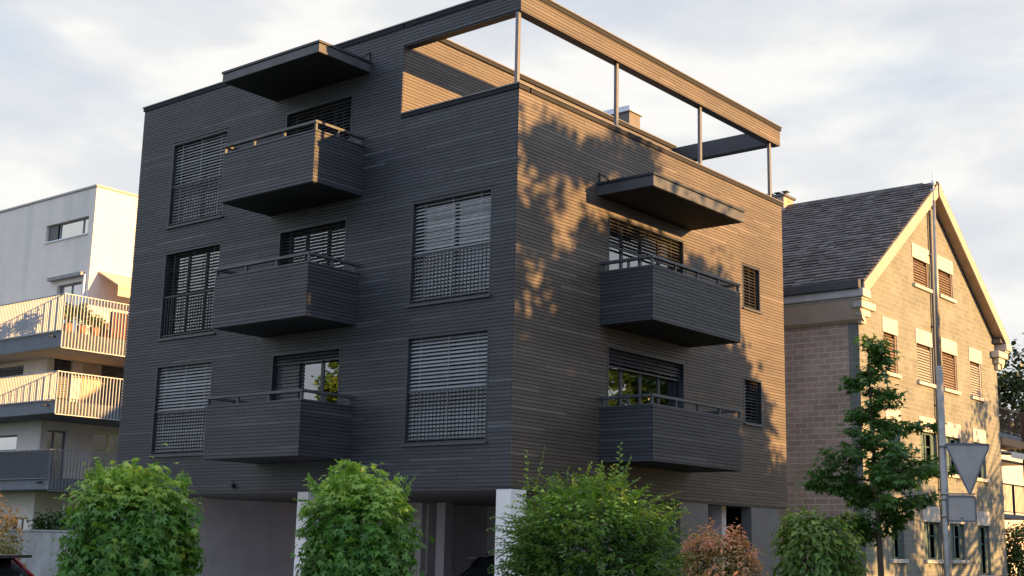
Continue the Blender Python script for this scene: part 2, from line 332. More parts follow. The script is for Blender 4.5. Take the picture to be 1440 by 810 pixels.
# ================================================================== setting
g = MB(); g.box(-400, 400, -400, 700, -.6, 0); single(g.build('ground', 'grass_soil'), (0, 0, 0), None, None, None, 'structure')
g = MB(); g.box(10.5, 18.5, -60, 90, 0.004-.3, .004); single(g.build('road', 'asphalt'), (14, 0, 0), None, None, None, 'structure')
g = MB(); g.box(8.0, 10.3, -60, 90, -.3, .12); single(g.build('pavement', 'paving'), (9, 0, 0), None, None, None, 'structure')
g = MB(); g.box(10.3, 10.48, -60, 90, -.3, .135); g.box(18.52, 18.7, -60, 90, -.3, .135); single(g.build('kerb', 'kerb'), (10.4, 0, 0), None, None, None, 'structure')
g = MB(); g.box(18.7, 21, -60, 90, -.3, .12); single(g.build('pavement', 'paving'), (20, 0, 0), None, None, None, 'structure')
g = MB()
for i in range(24): g.box(14.42, 14.56, -58+i*6, -55+i*6, .004, .008)
single(g.build('road_marking', 'road_paint'), (14.5, 0, 0), None, None, None, 'structure')
g = MB(); g.box(-13, 0.2, -11, 10.5, -.3, .006); single(g.build('forecourt', 'slab_under'), (-6, 0, 0), None, None, None, 'structure')

# ================================================================== the black apartment building
BW, BD = 12.951, 11.236
ZB, ZP, ZT, ZR = 2.73, 10.728, 12.84, 12.407       # cladding foot, parapet, roof edge, underside of the roof frame
TX = -3.31
ST = 2.9
HL = []                                            # openings in the left (street) front: x0,x1,z0,z1
WA = [(-11.546, -9.284, 3.622+ST*r, 5.868+ST*r) for r in range(3)]
WC = [(-2.879, -.626, 3.622+ST*r, 5.868+ST*r) for r in range(2)]
DL = [(-7.15, -4.86, 3.52+ST*r, 5.83+ST*r) for r in range(3)]
HLALL = WA+WC+DL
WS = [(9.03, 9.97, 4.724+ST*r, 5.87+ST*r) for r in range(2)]
DR = [(3.166, 6.272, 3.55+ST*r, 5.885+ST*r) for r in range(2)]
HRALL = WS+DR
B = thing('apartment_building', 'black timber clad apartment block with boxed balconies and an open roof terrace frame', 'building', (-6, 5, 0))
TH = .30
w = MB(); TK = .025
fl = lambda u0, u1, z0, z1, d0, d1: w.box(u0, u1, d0, d1, z0, z1)
fr = lambda u0, u1, z0, z1, d0, d1: w.box(-d1, -d0, u0, u1, z0, z1)
# board skin
boards(w, fl, -BW, -.027, ZB, ZT, HLALL+[(TX, .1, ZP, ZR)])
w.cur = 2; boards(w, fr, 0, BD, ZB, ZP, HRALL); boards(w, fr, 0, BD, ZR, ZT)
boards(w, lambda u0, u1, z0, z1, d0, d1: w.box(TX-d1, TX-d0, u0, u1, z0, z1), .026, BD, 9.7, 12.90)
w.cur = 0; boards(w, lambda u0, u1, z0, z1, d0, d1: w.box(-BW+d0, -BW+d1, u0, u1, z0, z1), .027, 9.4, ZB, ZT)
w.cur = 1
for a in rects(-BW+.026, TX-.0255, ZB-.004, ZT-.003, HLALL): w.box(a[0], a[1], TK, TH, a[2], a[3])
for a in rects(TX-.0254, -.026, ZB-.004, ZP-.003, HLALL): w.box(a[0], a[1], TK, TH, a[2], a[3])
w.box(TX+.001, -.026, TK, .24, ZR+.004, ZT-.003)
for a in rects(TH+.001, BD-.01, ZB-.004, ZP-.003, HRALL): w.box(-TH, -TK, a[0], a[1], a[2], a[3])
w.box(-.24, -.0255, .241, BD-.002, ZR+.004, ZT-.003)
w.box(TX-.25, TX-.025, TH+.001, BD-.01, 2.74, 12.895)
w.box(-BW+.026, -BW+.3, TH+.001, 9.4, ZB, ZT-.003)
w.box(-BW+.31, TX-.26, 9.1, 9.39, ZB, ZT-.01); w.box(TX-.25, -.31, BD-.3, BD-.012, ZB, ZP-.01)
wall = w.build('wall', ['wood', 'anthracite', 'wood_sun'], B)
# floors, roofs, soffit
f = MB(); f.box(-BW+.02, -.02, .03, 9.38, ZB-.03, ZB-.008); f.box(TX, -.02, 9.38, BD-.02, ZB-.03, ZB-.008); f.build('soffit', 'soffit_grey', B)
f = MB(); f.box(-BW+.31, TX-.26, TH+.01, 9.08, 12.45, 12.6); f.build('roof', 'zinc', B)
f = MB(); f.box(TX+.003, -.31, TH+.01, BD-.31, 9.55, 9.75); f.build('terrace_floor', 'paving', B)
for zf in (5.98, 8.9):
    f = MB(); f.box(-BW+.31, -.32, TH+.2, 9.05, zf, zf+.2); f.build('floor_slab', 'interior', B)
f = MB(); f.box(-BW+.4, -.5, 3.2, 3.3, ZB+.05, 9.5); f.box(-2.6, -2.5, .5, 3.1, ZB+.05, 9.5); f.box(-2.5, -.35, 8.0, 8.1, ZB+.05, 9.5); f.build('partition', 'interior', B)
# copings
c = MB(); ov = .05
def coping(rs, z, name):
    c = MB()
    for x0, x1, y0, y1 in rs: c.box(x0, x1, y0, y1, z+.092, z+.118)
    c.cur = 1
    for x0, x1, y0, y1 in rs: c.box(x0+.022, x1-.022, y0+.022, y1-.022, z-.001, z+.0915)
    c.build(name, ['coping_metal', 'soffit_black'], B)
coping([(-BW-ov, TX, -ov, .34), (TX+.001, ov, -ov, .29), (-.29, ov, .291, BD+ov), (-BW-ov, -BW+.34, .341, 9.45)], ZT, 'roof_coping')
coping([(TX-.30, TX+.05, .345, BD)], 12.902, 'terrace_coping')
coping([(TX, ov, -ov, .34), (-.34, ov, .341, BD+ov)], ZP, 'parapet_coping')
bm_ = MB(); bm_.box(TX+.052, -.242, BD-.32, BD-.06, ZR+.01, ZT+.02); bm_.build('roof_beam', 'anthracite', B)
for y in (.06, 3.60, 7.22, 10.80):
    q = MB(); q.box(-.15, -.07, y-.04, y+.04, ZP+.119, ZR+.004); q.box(-.19, -.03, y-.08, y+.08, ZP+.1185, ZP+.13); q.build('post', 'post_steel', B, bevel=.004)
# reveal linings are built with each window
def frame_ring(mb, put, u0, u1, z0, z1, t, d0, d1):
    put(mb, u0, u1, z0, z0+t, d0, d1); put(mb, u0, u1, z1-t, z1, d0, d1); put(mb, u0, u0+t, z0+t, z1-t, d0, d1); put(mb, u1-t, u1, z0+t, z1-t, d0, d1)
putL = lambda mb, u0, u1, z0, z1, d0, d1: mb.box(u0, u1, d0, d1, z0, z1)          # fronts facing -y, d = depth into the wall
putR = lambda mb, u0, u1, z0, z1, d0, d1: mb.box(-d1, -d0, u0, u1, z0, z1)        # fronts facing +x
def slats(mb, side, u0, u1, z0, z1, d, pitch=.078, w=.066, ang=55, drop=1.0):
    """tilted venetian slats; drop = part of the height covered, from the top"""
    zl = z1-(z1-z0)*drop; n = int((z1-zl)/pitch); ca, sa = math.cos(R(ang)), math.sin(R(ang))
    for k in range(n):
        ang_ = ang+random.uniform(-4, 4); ca, sa = math.cos(R(ang_)), math.sin(R(ang_)); z = z1-(k+.5)*pitch+random.uniform(-.003, .003); h = w/2
        if side == 'L': mb.obox(((u0+u1)/2, d, z), ((u1-u0)/2, 0, 0), (0, -ca*h, -sa*h), (0, -sa*.0016, ca*.0016))
        else: mb.obox((-d, (u0+u1)/2, z), (0, (u1-u0)/2, 0), (ca*h, 0, -sa*h), (sa*.0016, 0, ca*.0016))
    for q_ in (.14, .5, .86):
        u = u0+(u1-u0)*q_
        if side == 'L': mb.box(u-.004, u+.004, d-.040, d-.034, zl, z1)
        else: mb.box(-d+.034, -d+.040, u-.004, u+.004, zl, z1)
    if drop < 1:
        if side == 'L': mb.box(u0, u1, d-.03, d+.03, zl-.03, zl)
        else: mb.box(-d-.03, -d+.03, u0, u1, zl-.03, zl)
def window(side, o, parent, sashes=2, blind='slat_silver', ang=58, drop=1., rail=True, curtains=(), glass='glass', frame='anthracite', label=None, depth=.30, sill=True, x0=0.):
    u0, u1, z0, z1 = o; put0 = putL if side == 'L' else putR
    put = (lambda mb, a, b, c, d, e, f: put0(mb, a, b, c, d, e, f)) if not x0 else (lambda mb, a, b, c, d, e, f: mb.box(x0-f, x0-e, a, b, c, d))
    m = MB(); frame_ring(m, put, u0+.001, u1-.001, z0+.001, z1-.001, .045, -.004, .185)               # reveal lining
    frame_ring(m, put, u0+.046, u1-.046, z0+.046, z1-.046, .06, .185, .245)
    iw = (u1-u0-.092)/sashes
    for k in range(1, sashes): put(m, u0+.046+iw*k-.045, u0+.046+iw*k+.045, z0+.106, z1-.106, .19, .24)
    fo = m.build('window', frame, parent, label)
    p = MB(); put(p, u0+.1, u1-.1, z0+.1, z1-.1, .212, .218); p.build('pane', glass, fo)
    if blind:
        b = MB(); slats(b, side, u0+.05, u1-.05, z0+.05, z1-.05, .10, drop=drop, ang=ang); b.build('blind', blind, fo)
        if x0: pass
    if curtains:
        for (a, e) in curtains:
            cm = MB(); ua, ub = u0+(u1-u0)*a, u0+(u1-u0)*e; n = max(6, int((ub-ua)/.05)); pts = []
            for k in range(n+1):
                u = ua+(ub-ua)*k/n; d = .275+.02*math.sin(k*1.9)
                pts.append((u, d))
            vs = []; fs = []
            for u, d in pts:
                for z in (z0+.08, z1-.08): vs.append((u, d, z) if side == 'L' else (-d, u, z))
            for k in range(n): fs.append((2*k, 2*k+2, 2*k+3, 2*k+1))
            cm.add(vs, fs, True); cm.build('curtain', 'curtain', fo)
    if sill:
        s = MB(); put(s, u0-.02, u1+.02, z0-.035, z0-.001, -.06, .05); s.build('sill', 'fascia', fo)
    if rail:
        zr = z0+1.10; r = MB(); put(r, u0+.05, u1-.05, zr-.03, zr, .012, .05); put(r, u0+.05, u1-.05, z0+.08, z0+.105, .018, .044)
        n = int((u1-u0)/.105)
        for k in range(n+1):
            u = u0+.06+(u1-u0-.12)*k/n; put(r, u-.007, u+.007, z0+.105, zr-.03, .024, .038)
        r.build('railing', 'anthracite', fo)
    return fo
for r_, o in enumerate(WA):
    if r_ == 1: window('L', o, B, 3, 'slat_dark', 25, curtains=((.36, .62), (.68, .97)))
    else: window('L', o, B, 2, 'slat_silver', 50)
for o in WC: window('L', o, B, 2, 'slat_silver', 48)
fo = window('L', DL[0], B, 3, 'slat_dark', 60, drop=.08, rail=False, curtains=((.36, .62),), glass='glass_door', sill=False)
m = MB(); slats(m, 'L', DL[0][0]+.06, DL[0][0]+.82, DL[0][2]+.05, DL[0][3]-.22, .13, ang=75); m.build('blind', 'slat_dark', fo)
window('L', DL[1], B, 3, 'slat_dark', 35, rail=False, curtains=((.34, .66),), sill=False)
window('L', DL[2], B, 3, 'slat_dark', 50, rail=False, sill=False)
for o in WS: window('R', o, B, 1, 'slat_dark', 35, rail=False, glass='glass_dark')
window('R', DR[0], B, 4, 'slat_dark', 65, drop=.16, rail=False, curtains=((0, .80),), sill=False, glass='glass_door')
window('R', DR[1], B, 4, 'slat_dark', 40, drop=.27, rail=False, curtains=((0, .72),), sill=False)

def balcony(side, u0, u1, p, z0, z1, label=None):
    """timber box balcony: hollow, with a floor, a flat soffit and a raised handrail. p = projection"""
    m = MB()
    if side == 'L': P = lambda mb, a, b, c, d, z, zz: mb.box(a, b, -d, -c, z, zz)      # u, outwards distance
    else: P = lambda mb, a, b, c, d, z, zz: mb.box(c, d, a, b, z, zz)
    boards(m, lambda a, b, z, zz, d0, d1: P(m, a, b, p-d1, p-d0, z, zz), u0, u1, z0, z1)
    for e, s in ((u0, 1), (u1, -1)):
        boards(m, lambda a, b, z, zz, d0, d1: P(m, e+s*d0, e+s*d1, a, b, z, zz), .002, p-.027, z0, z1)
    m.cur = 1
    P(m, u0+.025, u1-.025, p-.11, p-.0255, z0+.003, z1-.004); P(m, u0+.0255, u0+.11, 0.002, p-.11, z0+.003, z1-.004); P(m, u1-.11, u1-.0255, .002, p-.11, z0+.003, z1-.004)
    m.cur = 2
    P(m, u0+.11, u1-.11, .002, p-.11, z0+.004, z0+.16)
    bo = m.build('balcony', ['wood', 'anthracite', 'soffit_black'], B, label)
    s = MB(); P(s, u0+.03, u1-.03, .003, p-.03, z0-.012, z0+.002); s.build('soffit', 'soffit_black', bo)
    h = MB(); a, b = u0-.01, u1+.01; q = p+.01
    P(h, a, b, q-.13, q, z1+.001, z1+.03); P(h, a, a+.13, 0.003, q-.13, z1+.001, z1+.03); P(h, b-.13, b, .003, q-.13, z1+.001, z1+.03)
    zt = z1+.235
    P(h, a, b, q-.11, q-.0, zt-.055, zt); P(h, a, a+.11, .003, q-.11, zt-.055, zt); P(h, b-.11, b, .003, q-.11, zt-.055, zt)
    n = max(3, round((u1-u0)/.95))
    for k in range(n+1):
        u = a+.02+(b-a-.09)*k/n; P(h, u, u+.05, q-.075, q-.025, z1+.03, zt-.055)
    for e in (a+.03, b-.08):
        P(h, e, e+.05, .05, .10, z1+.03, zt-.055); P(h, e, e+.05, q*.5, q*.5+.05, z1+.03, zt-.055)
    h.build('handrail', 'fascia', bo)
    return bo
for r_ in range(3): balcony('L', -7.538, -4.416, 1.463, 3.356+ST*r_, 4.489+ST*r_)
for r_ in range(2): balcony('R', 2.884, 6.539, 1.331, 3.385+ST*r_, 4.514+ST*r_)
def canopy(side, u0, u1, p, z0, z1):
    if side == 'L': P = lambda mb, a, b, c, d, z, zz: mb.box(a, b, -d, -c, z, zz)
    else: P = lambda mb, a, b, c, d, z, zz: mb.box(c, d, a, b, z, zz)
    m = MB(); P(m, u0, u1, .002, p, z0, z1-.05); P(m, u0+.02, u1-.02, .002, p-.02, z1-.05, z1-.03)
    co = m.build('canopy', ['fascia'], B)
    e = MB(); P(e, u0-.025, u1+.025, .003, p+.025, z1-.03, z1+.02); e.build('canopy_edge', 'anthracite', co)
    s = MB(); P(s, u0+.03, u1-.03, .003, p-.03, z0-.01, z0-.001); s.build('soffit', 'soffit_black', co)
    for u in ((u0+.05, u1-.05)):
        k = MB(); P(k, u-.012, u+.012, .002, .03, z1+.02, z1+.26)
        if side == 'L': k.obox((u, -.15, z1+.125), (.01, 0, 0), (0, .14, .105), (0, -.008, .01))
        else: k.obox((.15, u, z1+.125), (0, .01, 0), (-.14, 0, .105), (.008, 0, .01))
        k.build('stay', 'anthracite', co)
canopy('L', -7.605, -4.325, 1.57, 12.026, 12.262); canopy('R', 2.768, 6.6, 1.424, 9.106, 9.372)
# ground floor under the block
q = MB(); q.box(-6.06, -5.72, .03, .37, 0, ZB-.03); q.build('pillar', 'pillar_white', B, bevel=.008)
q = MB(); q.box(-.375, -.012, .02, .50, 0, ZB-.03); q.build('pillar', 'pillar_white', B, bevel=.008)
q = MB(); q.box(-12.9, -12.6, .03, 6.0, 0, ZB-.03); q.box(-12.6, -7.9, 6.0, 6.2, 0, ZB-.03); q.box(-8.0, -7.85, 6.2, 8.6, 0, ZB-.03); q.box(-7.85, -.4, 8.6, 8.8, 0, ZB-.03); q.build('carport_wall', 'carport_wall', B)
q = MB(); q.box(-.42, -.3, .6, 6.1, 0, ZB-.03); q.build('wall_panel', 'panel_grey', B)
q = MB(); q.box(-7.42, -7.12, 6.05, 6.35, 0, ZB-.03); q.build('pillar', 'inner_pillar', B, 'dim inner carport pillar')
q = MB(); q.box(-7.0, -6.85, 8.45, 8.59, 0, 2.5); q.box(-3.9, -3.75, 8.45, 8.59, 0, 2.5); q.box(-6.85, -3.9, 8.45, 8.59, 2.33, 2.5); q.build('garage_door_frame', 'soffit_black', B)
q = MB(); q.box(-.31, -.03, 6.1, 7.32, 0, ZB-.03); q.build('wall_panel', 'panel_grey', B)
q = MB(); q.box(-.31, -.03, 9.39, 10.83, 0, ZB-.03); dgo = q.build('door', 'panel_grey', B, 'grey side door at the far corner')
q = MB(); q.tube([(-.01, 9.52, 1.05), (.03, 9.52, 1.05), (.03, 9.66, 1.05)], .012); q.build('handle', 'post_steel', dgo)
q = MB(); q.box(-1.6, -1.5, 6.1, 8.59, 0, ZB-.03); q.box(-1.6, -1.5, 8.81, 10.9, 0, ZB-.03); q.box(-1.6, -.32, 10.91, 11.1, 0, ZB-.03); q.build('carport_wall', 'soffit_black', B)  # sheets coloured black to stand in for deep shade in the opening
q = MB(); q.box(-8.31, -8.25, -.012, .02, 2.82, 2.98); q.box(-8.24, -8.17, -.09, -.012, 2.80, 2.90); q.build('wall_lamp', 'plastic_black', B)
# roof flue seen through the terrace frame
ch = MB(); ch.box(-5.05, -3.9, 9.72, 10.27, 12.6, 13.78); co = ch.build('chimney', 'chimney_copper', B)
k = MB(); k.box(-5.12, -3.83, 9.65, 10.34, 13.78, 13.93); k.build('chimney_cap', 'white_metal', co)
ch = MB(); ch.box(-4.8, -3.9, 10.30, 10.95, 12.6, 13.38); ch.build('vent_box', 'chimney_copper', B)

# ================================================================== brick gable house
HX, HY0, HY1 = .51, 14.76, 26.06
YC = (HY0+HY1)/2; EZ = 8.08; SL = .715
H = thing('brick_house', 'pale brick gable house with a steep dark slate roof and shuttered windows', 'house', (-4, YC, 0))
GW = {}                                           # gable windows y0,y1,z0,z1
cols = {'A': (16.50, 17.42), 'B': (18.94, 20.21), 'C': (21.01, 22.23), 'D': (23.46, 24.51)}
cols['A'] = (16.46, 17.41)
rows = {3: (6.85, 8.02), 2: (4.15, 5.32), 1: (1.50, 2.61)}
GWL = []
for ck, (a, b) in cols.items():
    for rk, (z0, z1) in rows.items():
        zz0 = {('D', 1): 1.02}.get((ck, rk), z0)
        GWL.append((a, b, zz0, z1, ck, rk))
GWL += [(18.91, 20.15, 9.88, 10.72, 'B', 4), (21.0, 22.19, 9.88, 10.72, 'C', 4)]
hm = MB()
holes = [g_[:4] for g_ in GWL]
roofz = lambda y: EZ+1.0+SL*((y-HY0) if y < YC else (HY1-y))-.12
for a in rects(HY0+.35, HY1-.35, 0, EZ+.9, holes): hm.box(HX-.32, HX, a[0], a[1], a[2], a[3])
hm.box(HX-.32, HX, HY0, HY0+.35, 0, EZ+.9); hm.box(HX-.32, HX, HY1-.35, HY1, 0, EZ+.9)
# gable triangle in horizontal strips with sloping ends, cut round the two attic windows
zs = sorted({EZ+.9, 9.88, 10.72, 11.6, 12.4, roofz(YC)})
for a, b in zip(zs[:-1], zs[1:]):
    ya = HY0+(a-EZ-.88)/SL; yb = HY0+(b-EZ-.88)/SL; yA = HY1-(a-EZ-.88)/SL; yB = HY1-(b-EZ-.88)/SL
    segs = [((ya, a), (yA, a), (max(yB, YC), b), (min(yb, YC), b))]
    if abs(a-9.88) < 1e-6: segs = [((ya, a), (18.91, a), (18.91, b), (yb, b)), ((20.15, a), (21.0, a), (21.0, b), (20.15, b)), ((22.19, a), (yA, a), (yB, b), (22.19, b))]
    for s in segs: hm.prism([(HX-.32, y, z) for y, z in s], (.32, 0, 0))
hm.cur = 1
hm.box(-10.5, HX-.321, HY0, HY0+.3, 0, EZ+.6); 
hm.cur = 0
hm.box(-10.5, HX-.321, HY1-.3, HY1, 0, EZ+.6); hm.box(-10.5, -10.2, HY0+.3, HY1-.3, 0, EZ+.6)
hm.build('wall', ['brick_gable', 'brick_grey'], H)
hm = MB(); hm.box(-10.0, HX-.7, HY0+.6, HY1-.6, 0, EZ+1); hm.build('interior_wall', 'interior', H)
# roof: courses of slates, each slate an island
RX0, RX1 = -10.8, HX+.36; EAVE = HY0-.34
def roof_side(sgn):
    m = MB(); sl = Vector((0, 1, SL)).normalized(); nn = Vector((0, -SL, 1)).normalized()
    ye = EAVE; z_e = EZ+1.06; Ltot = (YC-ye)*math.sqrt(1+SL*SL); c = .215; n = int(Ltot/c)
    P0 = Vector((0, ye, z_e)); rnd = random.Random(5+sgn)
    fix = lambda v: v if sgn > 0 else Vector((v.x, 2*YC-v.y, v.z))
    m.cur = 0
    for k in range(n+1):
        s0 = k*c; s1 = min(s0+c*1.25, Ltot); x = RX0-rnd.random()*.3
        while x < RX1:
            wd = rnd.uniform(.24, .36); xa, xb = max(x, RX0), min(x+wd-.006, RX1)
            if xb-xa > .03:
                t = rnd.uniform(.022, .044); dz = rnd.uniform(-.018, .018)
                a = P0+sl*(s0+dz)+nn*.012; b = P0+sl*s1
                vs = [Vector((xa, 0, 0))+a, Vector((xb, 0, 0))+a, Vector((xb, 0, 0))+b, Vector((xa, 0, 0))+b]; vs = vs+[v+nn*(t if i < 2 else .004) for i, v in enumerate(vs)]
                m.add([fix(v) for v in vs], [(3, 2, 1, 0), (4, 5, 6, 7), (0, 1, 5, 4), (1, 2, 6, 5), (2, 3, 7, 6), (3, 0, 4, 7)])
            x += wd
    m.cur = 1
    a = P0-nn*.10; b = P0+sl*Ltot-nn*.10
    vs = [fix(Vector((x, 0, 0))+p+nn*d) for d in (0, .098) for x, p in ((RX0+.02, a), (RX1-.02, a), (RX1-.02, b), (RX0+.02, b))]
    m.add(vs, [(3, 2, 1, 0), (4, 5, 6, 7), (0, 1, 5, 4), (1, 2, 6, 5), (2, 3, 7, 6), (3, 0, 4, 7)])
    return m
ro = roof_side(1).build('roof', ['slate', 'zinc'], H); roof_side(-1).build('roof', ['slate', 'zinc'], H)
rg = MB(); zr = EZ+1.06+SL*(YC-EAVE)
for k in range(36): rg.prism([(RX0+k*.31, YC-.14, zr-.06), (RX0+k*.31, YC, zr+.07), (RX0+k*.31, YC+.14, zr-.06)], (.30, 0, 0))
rg.build('ridge', 'slate', H)
for s in (1, -1):                                  # bargeboards: pale outer board with a brown soffit
    fy = (lambda y: y) if s > 0 else (lambda y: 2*YC-y)
    m = MB(); y0, y1 = EAVE-.02, YC-(.12 if s > 0 else -.0)
    zt = lambda y: EZ+1.04+SL*(y-EAVE)
    m.prism([(RX1-.045, fy(y0), zt(y0)-.42), (RX1-.045, fy(y1), zt(y1)-.42), (RX1-.045, fy(y1), zt(y1)), (RX1-.045, fy(y0), zt(y0))], (.06, 0, 0))
    m.build('bargeboard', 'bargeboard', H)
    m = MB(); m.prism([(HX+.004, fy(y0), zt(y0)-.34), (HX+.004, fy(y1), zt(y1)-.34), (HX+.004, fy(y1), zt(y1)-.28), (HX+.004, fy(y0), zt(y0)-.28)], (RX1-.05-HX, 0, 0)); m.build('verge_soffit', 'barge_shade', H)
for s in (1, -1):                                  # eaves: frieze, cornice, gutter, moulded returns on the gable
    fy = (lambda y: y) if s > 0 else (lambda y: 2*YC-y)
    m = MB(); x0 = -10.6
    m.prism([(x0, fy(HY0-.02), 8.04), (x0, fy(HY0-.16), 8.12), (x0, fy(HY0-.42), 8.60), (x0, fy(HY0-.42), 8.68), (x0, fy(HY0+.02), 8.68)], (HX+.20-x0, 0, 0))
    m.build('cornice', 'frieze', H)
    m = MB(); m.box(x0, HX+.40, fy(HY0-.52), fy(HY0+.02), 8.685, 8.92); m.box(x0, HX+.33, fy(HY0-.46), fy(HY0), 8.62, 8.684); m.box(HX+.004, HX+.30, fy(HY0-.40), fy(HY0+.55), 8.40, 8.619); m.box(HX+.004, HX+.22, fy(HY0-.25), fy(HY0+.35), 8.2, 8.399); m.box(HX+.004, HX+.14, fy(HY0-.10), fy(HY0+.22), 8.0, 8.199); m.build('cornice_moulding', 'stone_trim', H, bevel=.03)
    m = MB(); m.box(x0, HX+.30, fy(HY0-.60), fy(HY0-.44), 8.925, 9.16); m.box(x0, HX+.28, fy(HY0-.44), fy(HY0+.3), 8.925, 9.06); m.build('gutter', 'zinc', H)
def house_window(o):
    a, b, z0, z1, ck, rk = o
    m = MB(); P = lambda mb, u0, u1, c, d, e, f: mb.box(HX-f, HX-e, u0, u1, c, d)
    fr_m = 'frame_brown' if rk > 2 else 'shutter_green'
    frame_ring(m, P, a+.002, b-.002, z0+.002, z1-.002, .055, .10, .18); P(m, (a+b)/2-.04, (a+b)/2+.04, z0+.06, z1-.06, .11, .17)
    if rk < 3: P(m, a+.06, b-.06, z0+(z1-z0)*.62, z0+(z1-z0)*.62+.03, .115, .165)
    fo = m.build('window', fr_m, H)
    p = MB(); P(p, a+.05, b-.05, z0+.05, z1-.05, .14, .146); p.build('pane', 'glass_dark', fo)
    if rk > 2:                                     # louvred shutters across the opening
        s = MB(); n = int((z1-z0-.1)/.085)
        for k in range(n):
            z = z0+.06+(k+.5)*.085; s.obox((HX-.055, (a+b)/2, z), (0, (b-a)/2-.05, 0), (.022, 0, -.034), (.004, 0, .003))
        s.box(HX-.09, HX-.02, a+.003, a+.05, z0+.003, z1-.003); s.box(HX-.09, HX-.02, b-.10, b-.003, z0+.003, z1-.003)
        s.build('shutter', 'slat_brown' if rk == 4 or ck in 'AC' else 'slat_light', fo)
    else:                                          # green shutters folded into the reveal
        for u0, u1 in ((a+.06, a+.06+(b-a)*.27), (b-.06-(b-a)*.20, b-.06)):
            s = MB(); P(s, u0, u1, z0+.06, z1-.06, .075, .098)
            for k in range(12): P(s, u0+.03, u1-.03, z0+.1+k*(z1-z0-.2)/12, z0+.1+(k+.5)*(z1-z0-.2)/12, .062, .0749)
            s.build('shutter', 'shutter_green', fo)
    l = MB(); P(l, a-.08, b+.08, z1+.002, z1+.46, -.022, .06); l.build('lintel', 'stone_trim', fo, bevel=.008)
    s = MB(); P(s, a-.10, b+.10, z0-.11, z0-.002, -.09, .09); s.build('sill', 'stone_trim', fo, bevel=.008)
for o in GWL: house_window(o)
m = MB(); m.tube([(HX+.07, 20.28, 12.5), (HX+.07, 20.20, 6), (HX+.07, 20.30, .1)], .045, 8)
for z in (11, 8.7, 6.2, 3.6): m.box(HX+.003, HX+.10, 20.15, 20.33, z, z+.03)
m.build('downpipe', 'zinc', H)
m = MB(); m.box(-5.2, -4.45, YC-.35, YC+.35, 12.6, 13.72); co = m.build('chimney', 'brick_grey', H)
m = MB(); m.box(-5.28, -4.37, YC-.42, YC+.42, 13.72, 13.8)
for x in (-5.1, -4.8, -4.5): m.tube([(x-.05, YC, 13.8), (x-.05, YC, 13.95)], .07); m.box(x-.16, x+.06, YC-.12, YC+.12, 13.955, 13.98)
m.build('chimney_cap', 'zinc', co)

# ================================================================== white terraced apartment building
T = thing('apartment_building', 'white rendered apartment block with long railed balconies behind the black building', 'building', (-34, 12, 0))
XF, YA, YL = -30.1, 9.5, 8.0
m = MB()
holes = [(-33.68, -30.5, 13.86, 14.6), (-32.42, -30.6, 9.2, 11.86)]
for a in rects(-46, XF-.3, 9.1, 15.75, holes): m.box(a[0], a[1], YA, YA+.3, a[2], a[3])
m.box(XF-.3, XF, YA, 22, 9.1, 15.75)
hl = [(-36.6, -31.8, 7.0, 8.30), (-36, -31.8, 4.9, 5.53), (-31.75, -30.45, .1, 2.3)]
for a in rects(-46, XF-.3, -.2, 8.6, hl): m.box(a[0], a[1], YL, YL+.3, a[2], a[3])
hr = [(8.18, 9.12, 6.2, 8.68), (10.43, 12.2, 6.2, 8.70), (8.12, 9.15, 3.5, 5.68), (10.34, 11.9, 3.5, 5.78)]
for a in rects(YL+.3, 22, -.2, 8.6, hr): m.box(XF-.3, XF, a[0], a[1], a[2], a[3])
m.box(XF-.3, XF, YL, YL+.3, -.2, 8.6)
m.box(-46, XF-.31, 21.7, 22, 0, 15.7)
m.build('wall', 'render_white', T)
m = MB(); m.box(-45.9, XF-.4, 11.8, 12, 0, 15.6); m.box(-34.4, -34.2, 9.9, 11.7, 9.2, 15); m.box(-33.4, -33.2, 8.4, 11.7, 0, 8.5); m.build('interior_wall', 'interior', T)
m = MB(); m.box(-46.05, XF+.05, YA-.05, 22.05, 15.78, 15.86); m.box(-46, XF-.01, YA+.01, 21.9, 15.5, 15.779); m.build('roof', 'slab_under', T)
m = MB(); m.tube([(-33.2, 10.5, 15.86), (-33.2, 10.5, 16.1)], .1); m.build('roof_vent', 'zinc', T)
def simple_window(put, u0, u1, z0, z1, split=(.5,), fm='window_frame_grey', gm='glass', extra=None):
    f = MB(); frame_ring(f, put, u0+.003, u1-.003, z0+.003, z1-.003, .06, .14, .21)
    for s_ in split: put(f, u0+(u1-u0)*s_-.04, u0+(u1-u0)*s_+.04, z0+.06, z1-.06, .145, .205)
    fo = f.build('window', fm, T); p = MB(); put(p, u0+.05, u1-.05, z0+.05, z1-.05, .172, .178); p.build('pane', gm, fo)
    s = MB(); put(s, u0-.05, u1+.05, z0-.05, z0-.002, -.06, .12); s.build('sill', 'white_metal', fo)
    return fo
pA = lambda mb, u0, u1, z0, z1, d0, d1: mb.box(u0, u1, YA+d0, YA+d1, z0, z1)
pL = lambda mb, u0, u1, z0, z1, d0, d1: mb.box(u0, u1, YL+d0, YL+d1, z0, z1)
pX = lambda mb, u0, u1, z0, z1, d0, d1: mb.box(XF-d1, XF-d0, u0, u1, z0, z1)
fo = simple_window(pA, -33.68, -30.5, 13.86, 14.6, (.28, .82), gm='glass_mirror')
b = MB(); b.box(-33.6, -32.9, YA+.1, YA+.13, 13.92, 14.55); b.build('blind', 'slat_dark', fo)
simple_window(pA, -32.42, -30.6, 9.2, 11.86, (.5,), gm='glass_mirror')
def twin(put, o, bl=None, gm='glass'):
    fo = simple_window(put, *o, gm=gm)
    if bl:
        b = MB(); u0, u1, z0, z1 = o
        for k in range(int((z1-z0-.1)/.09)): put(b, u0+.06, u1-.06, z0+.06+k*.09, z0+.12+k*.09, .07, .085)
        b.build('blind', bl, fo)
    return fo
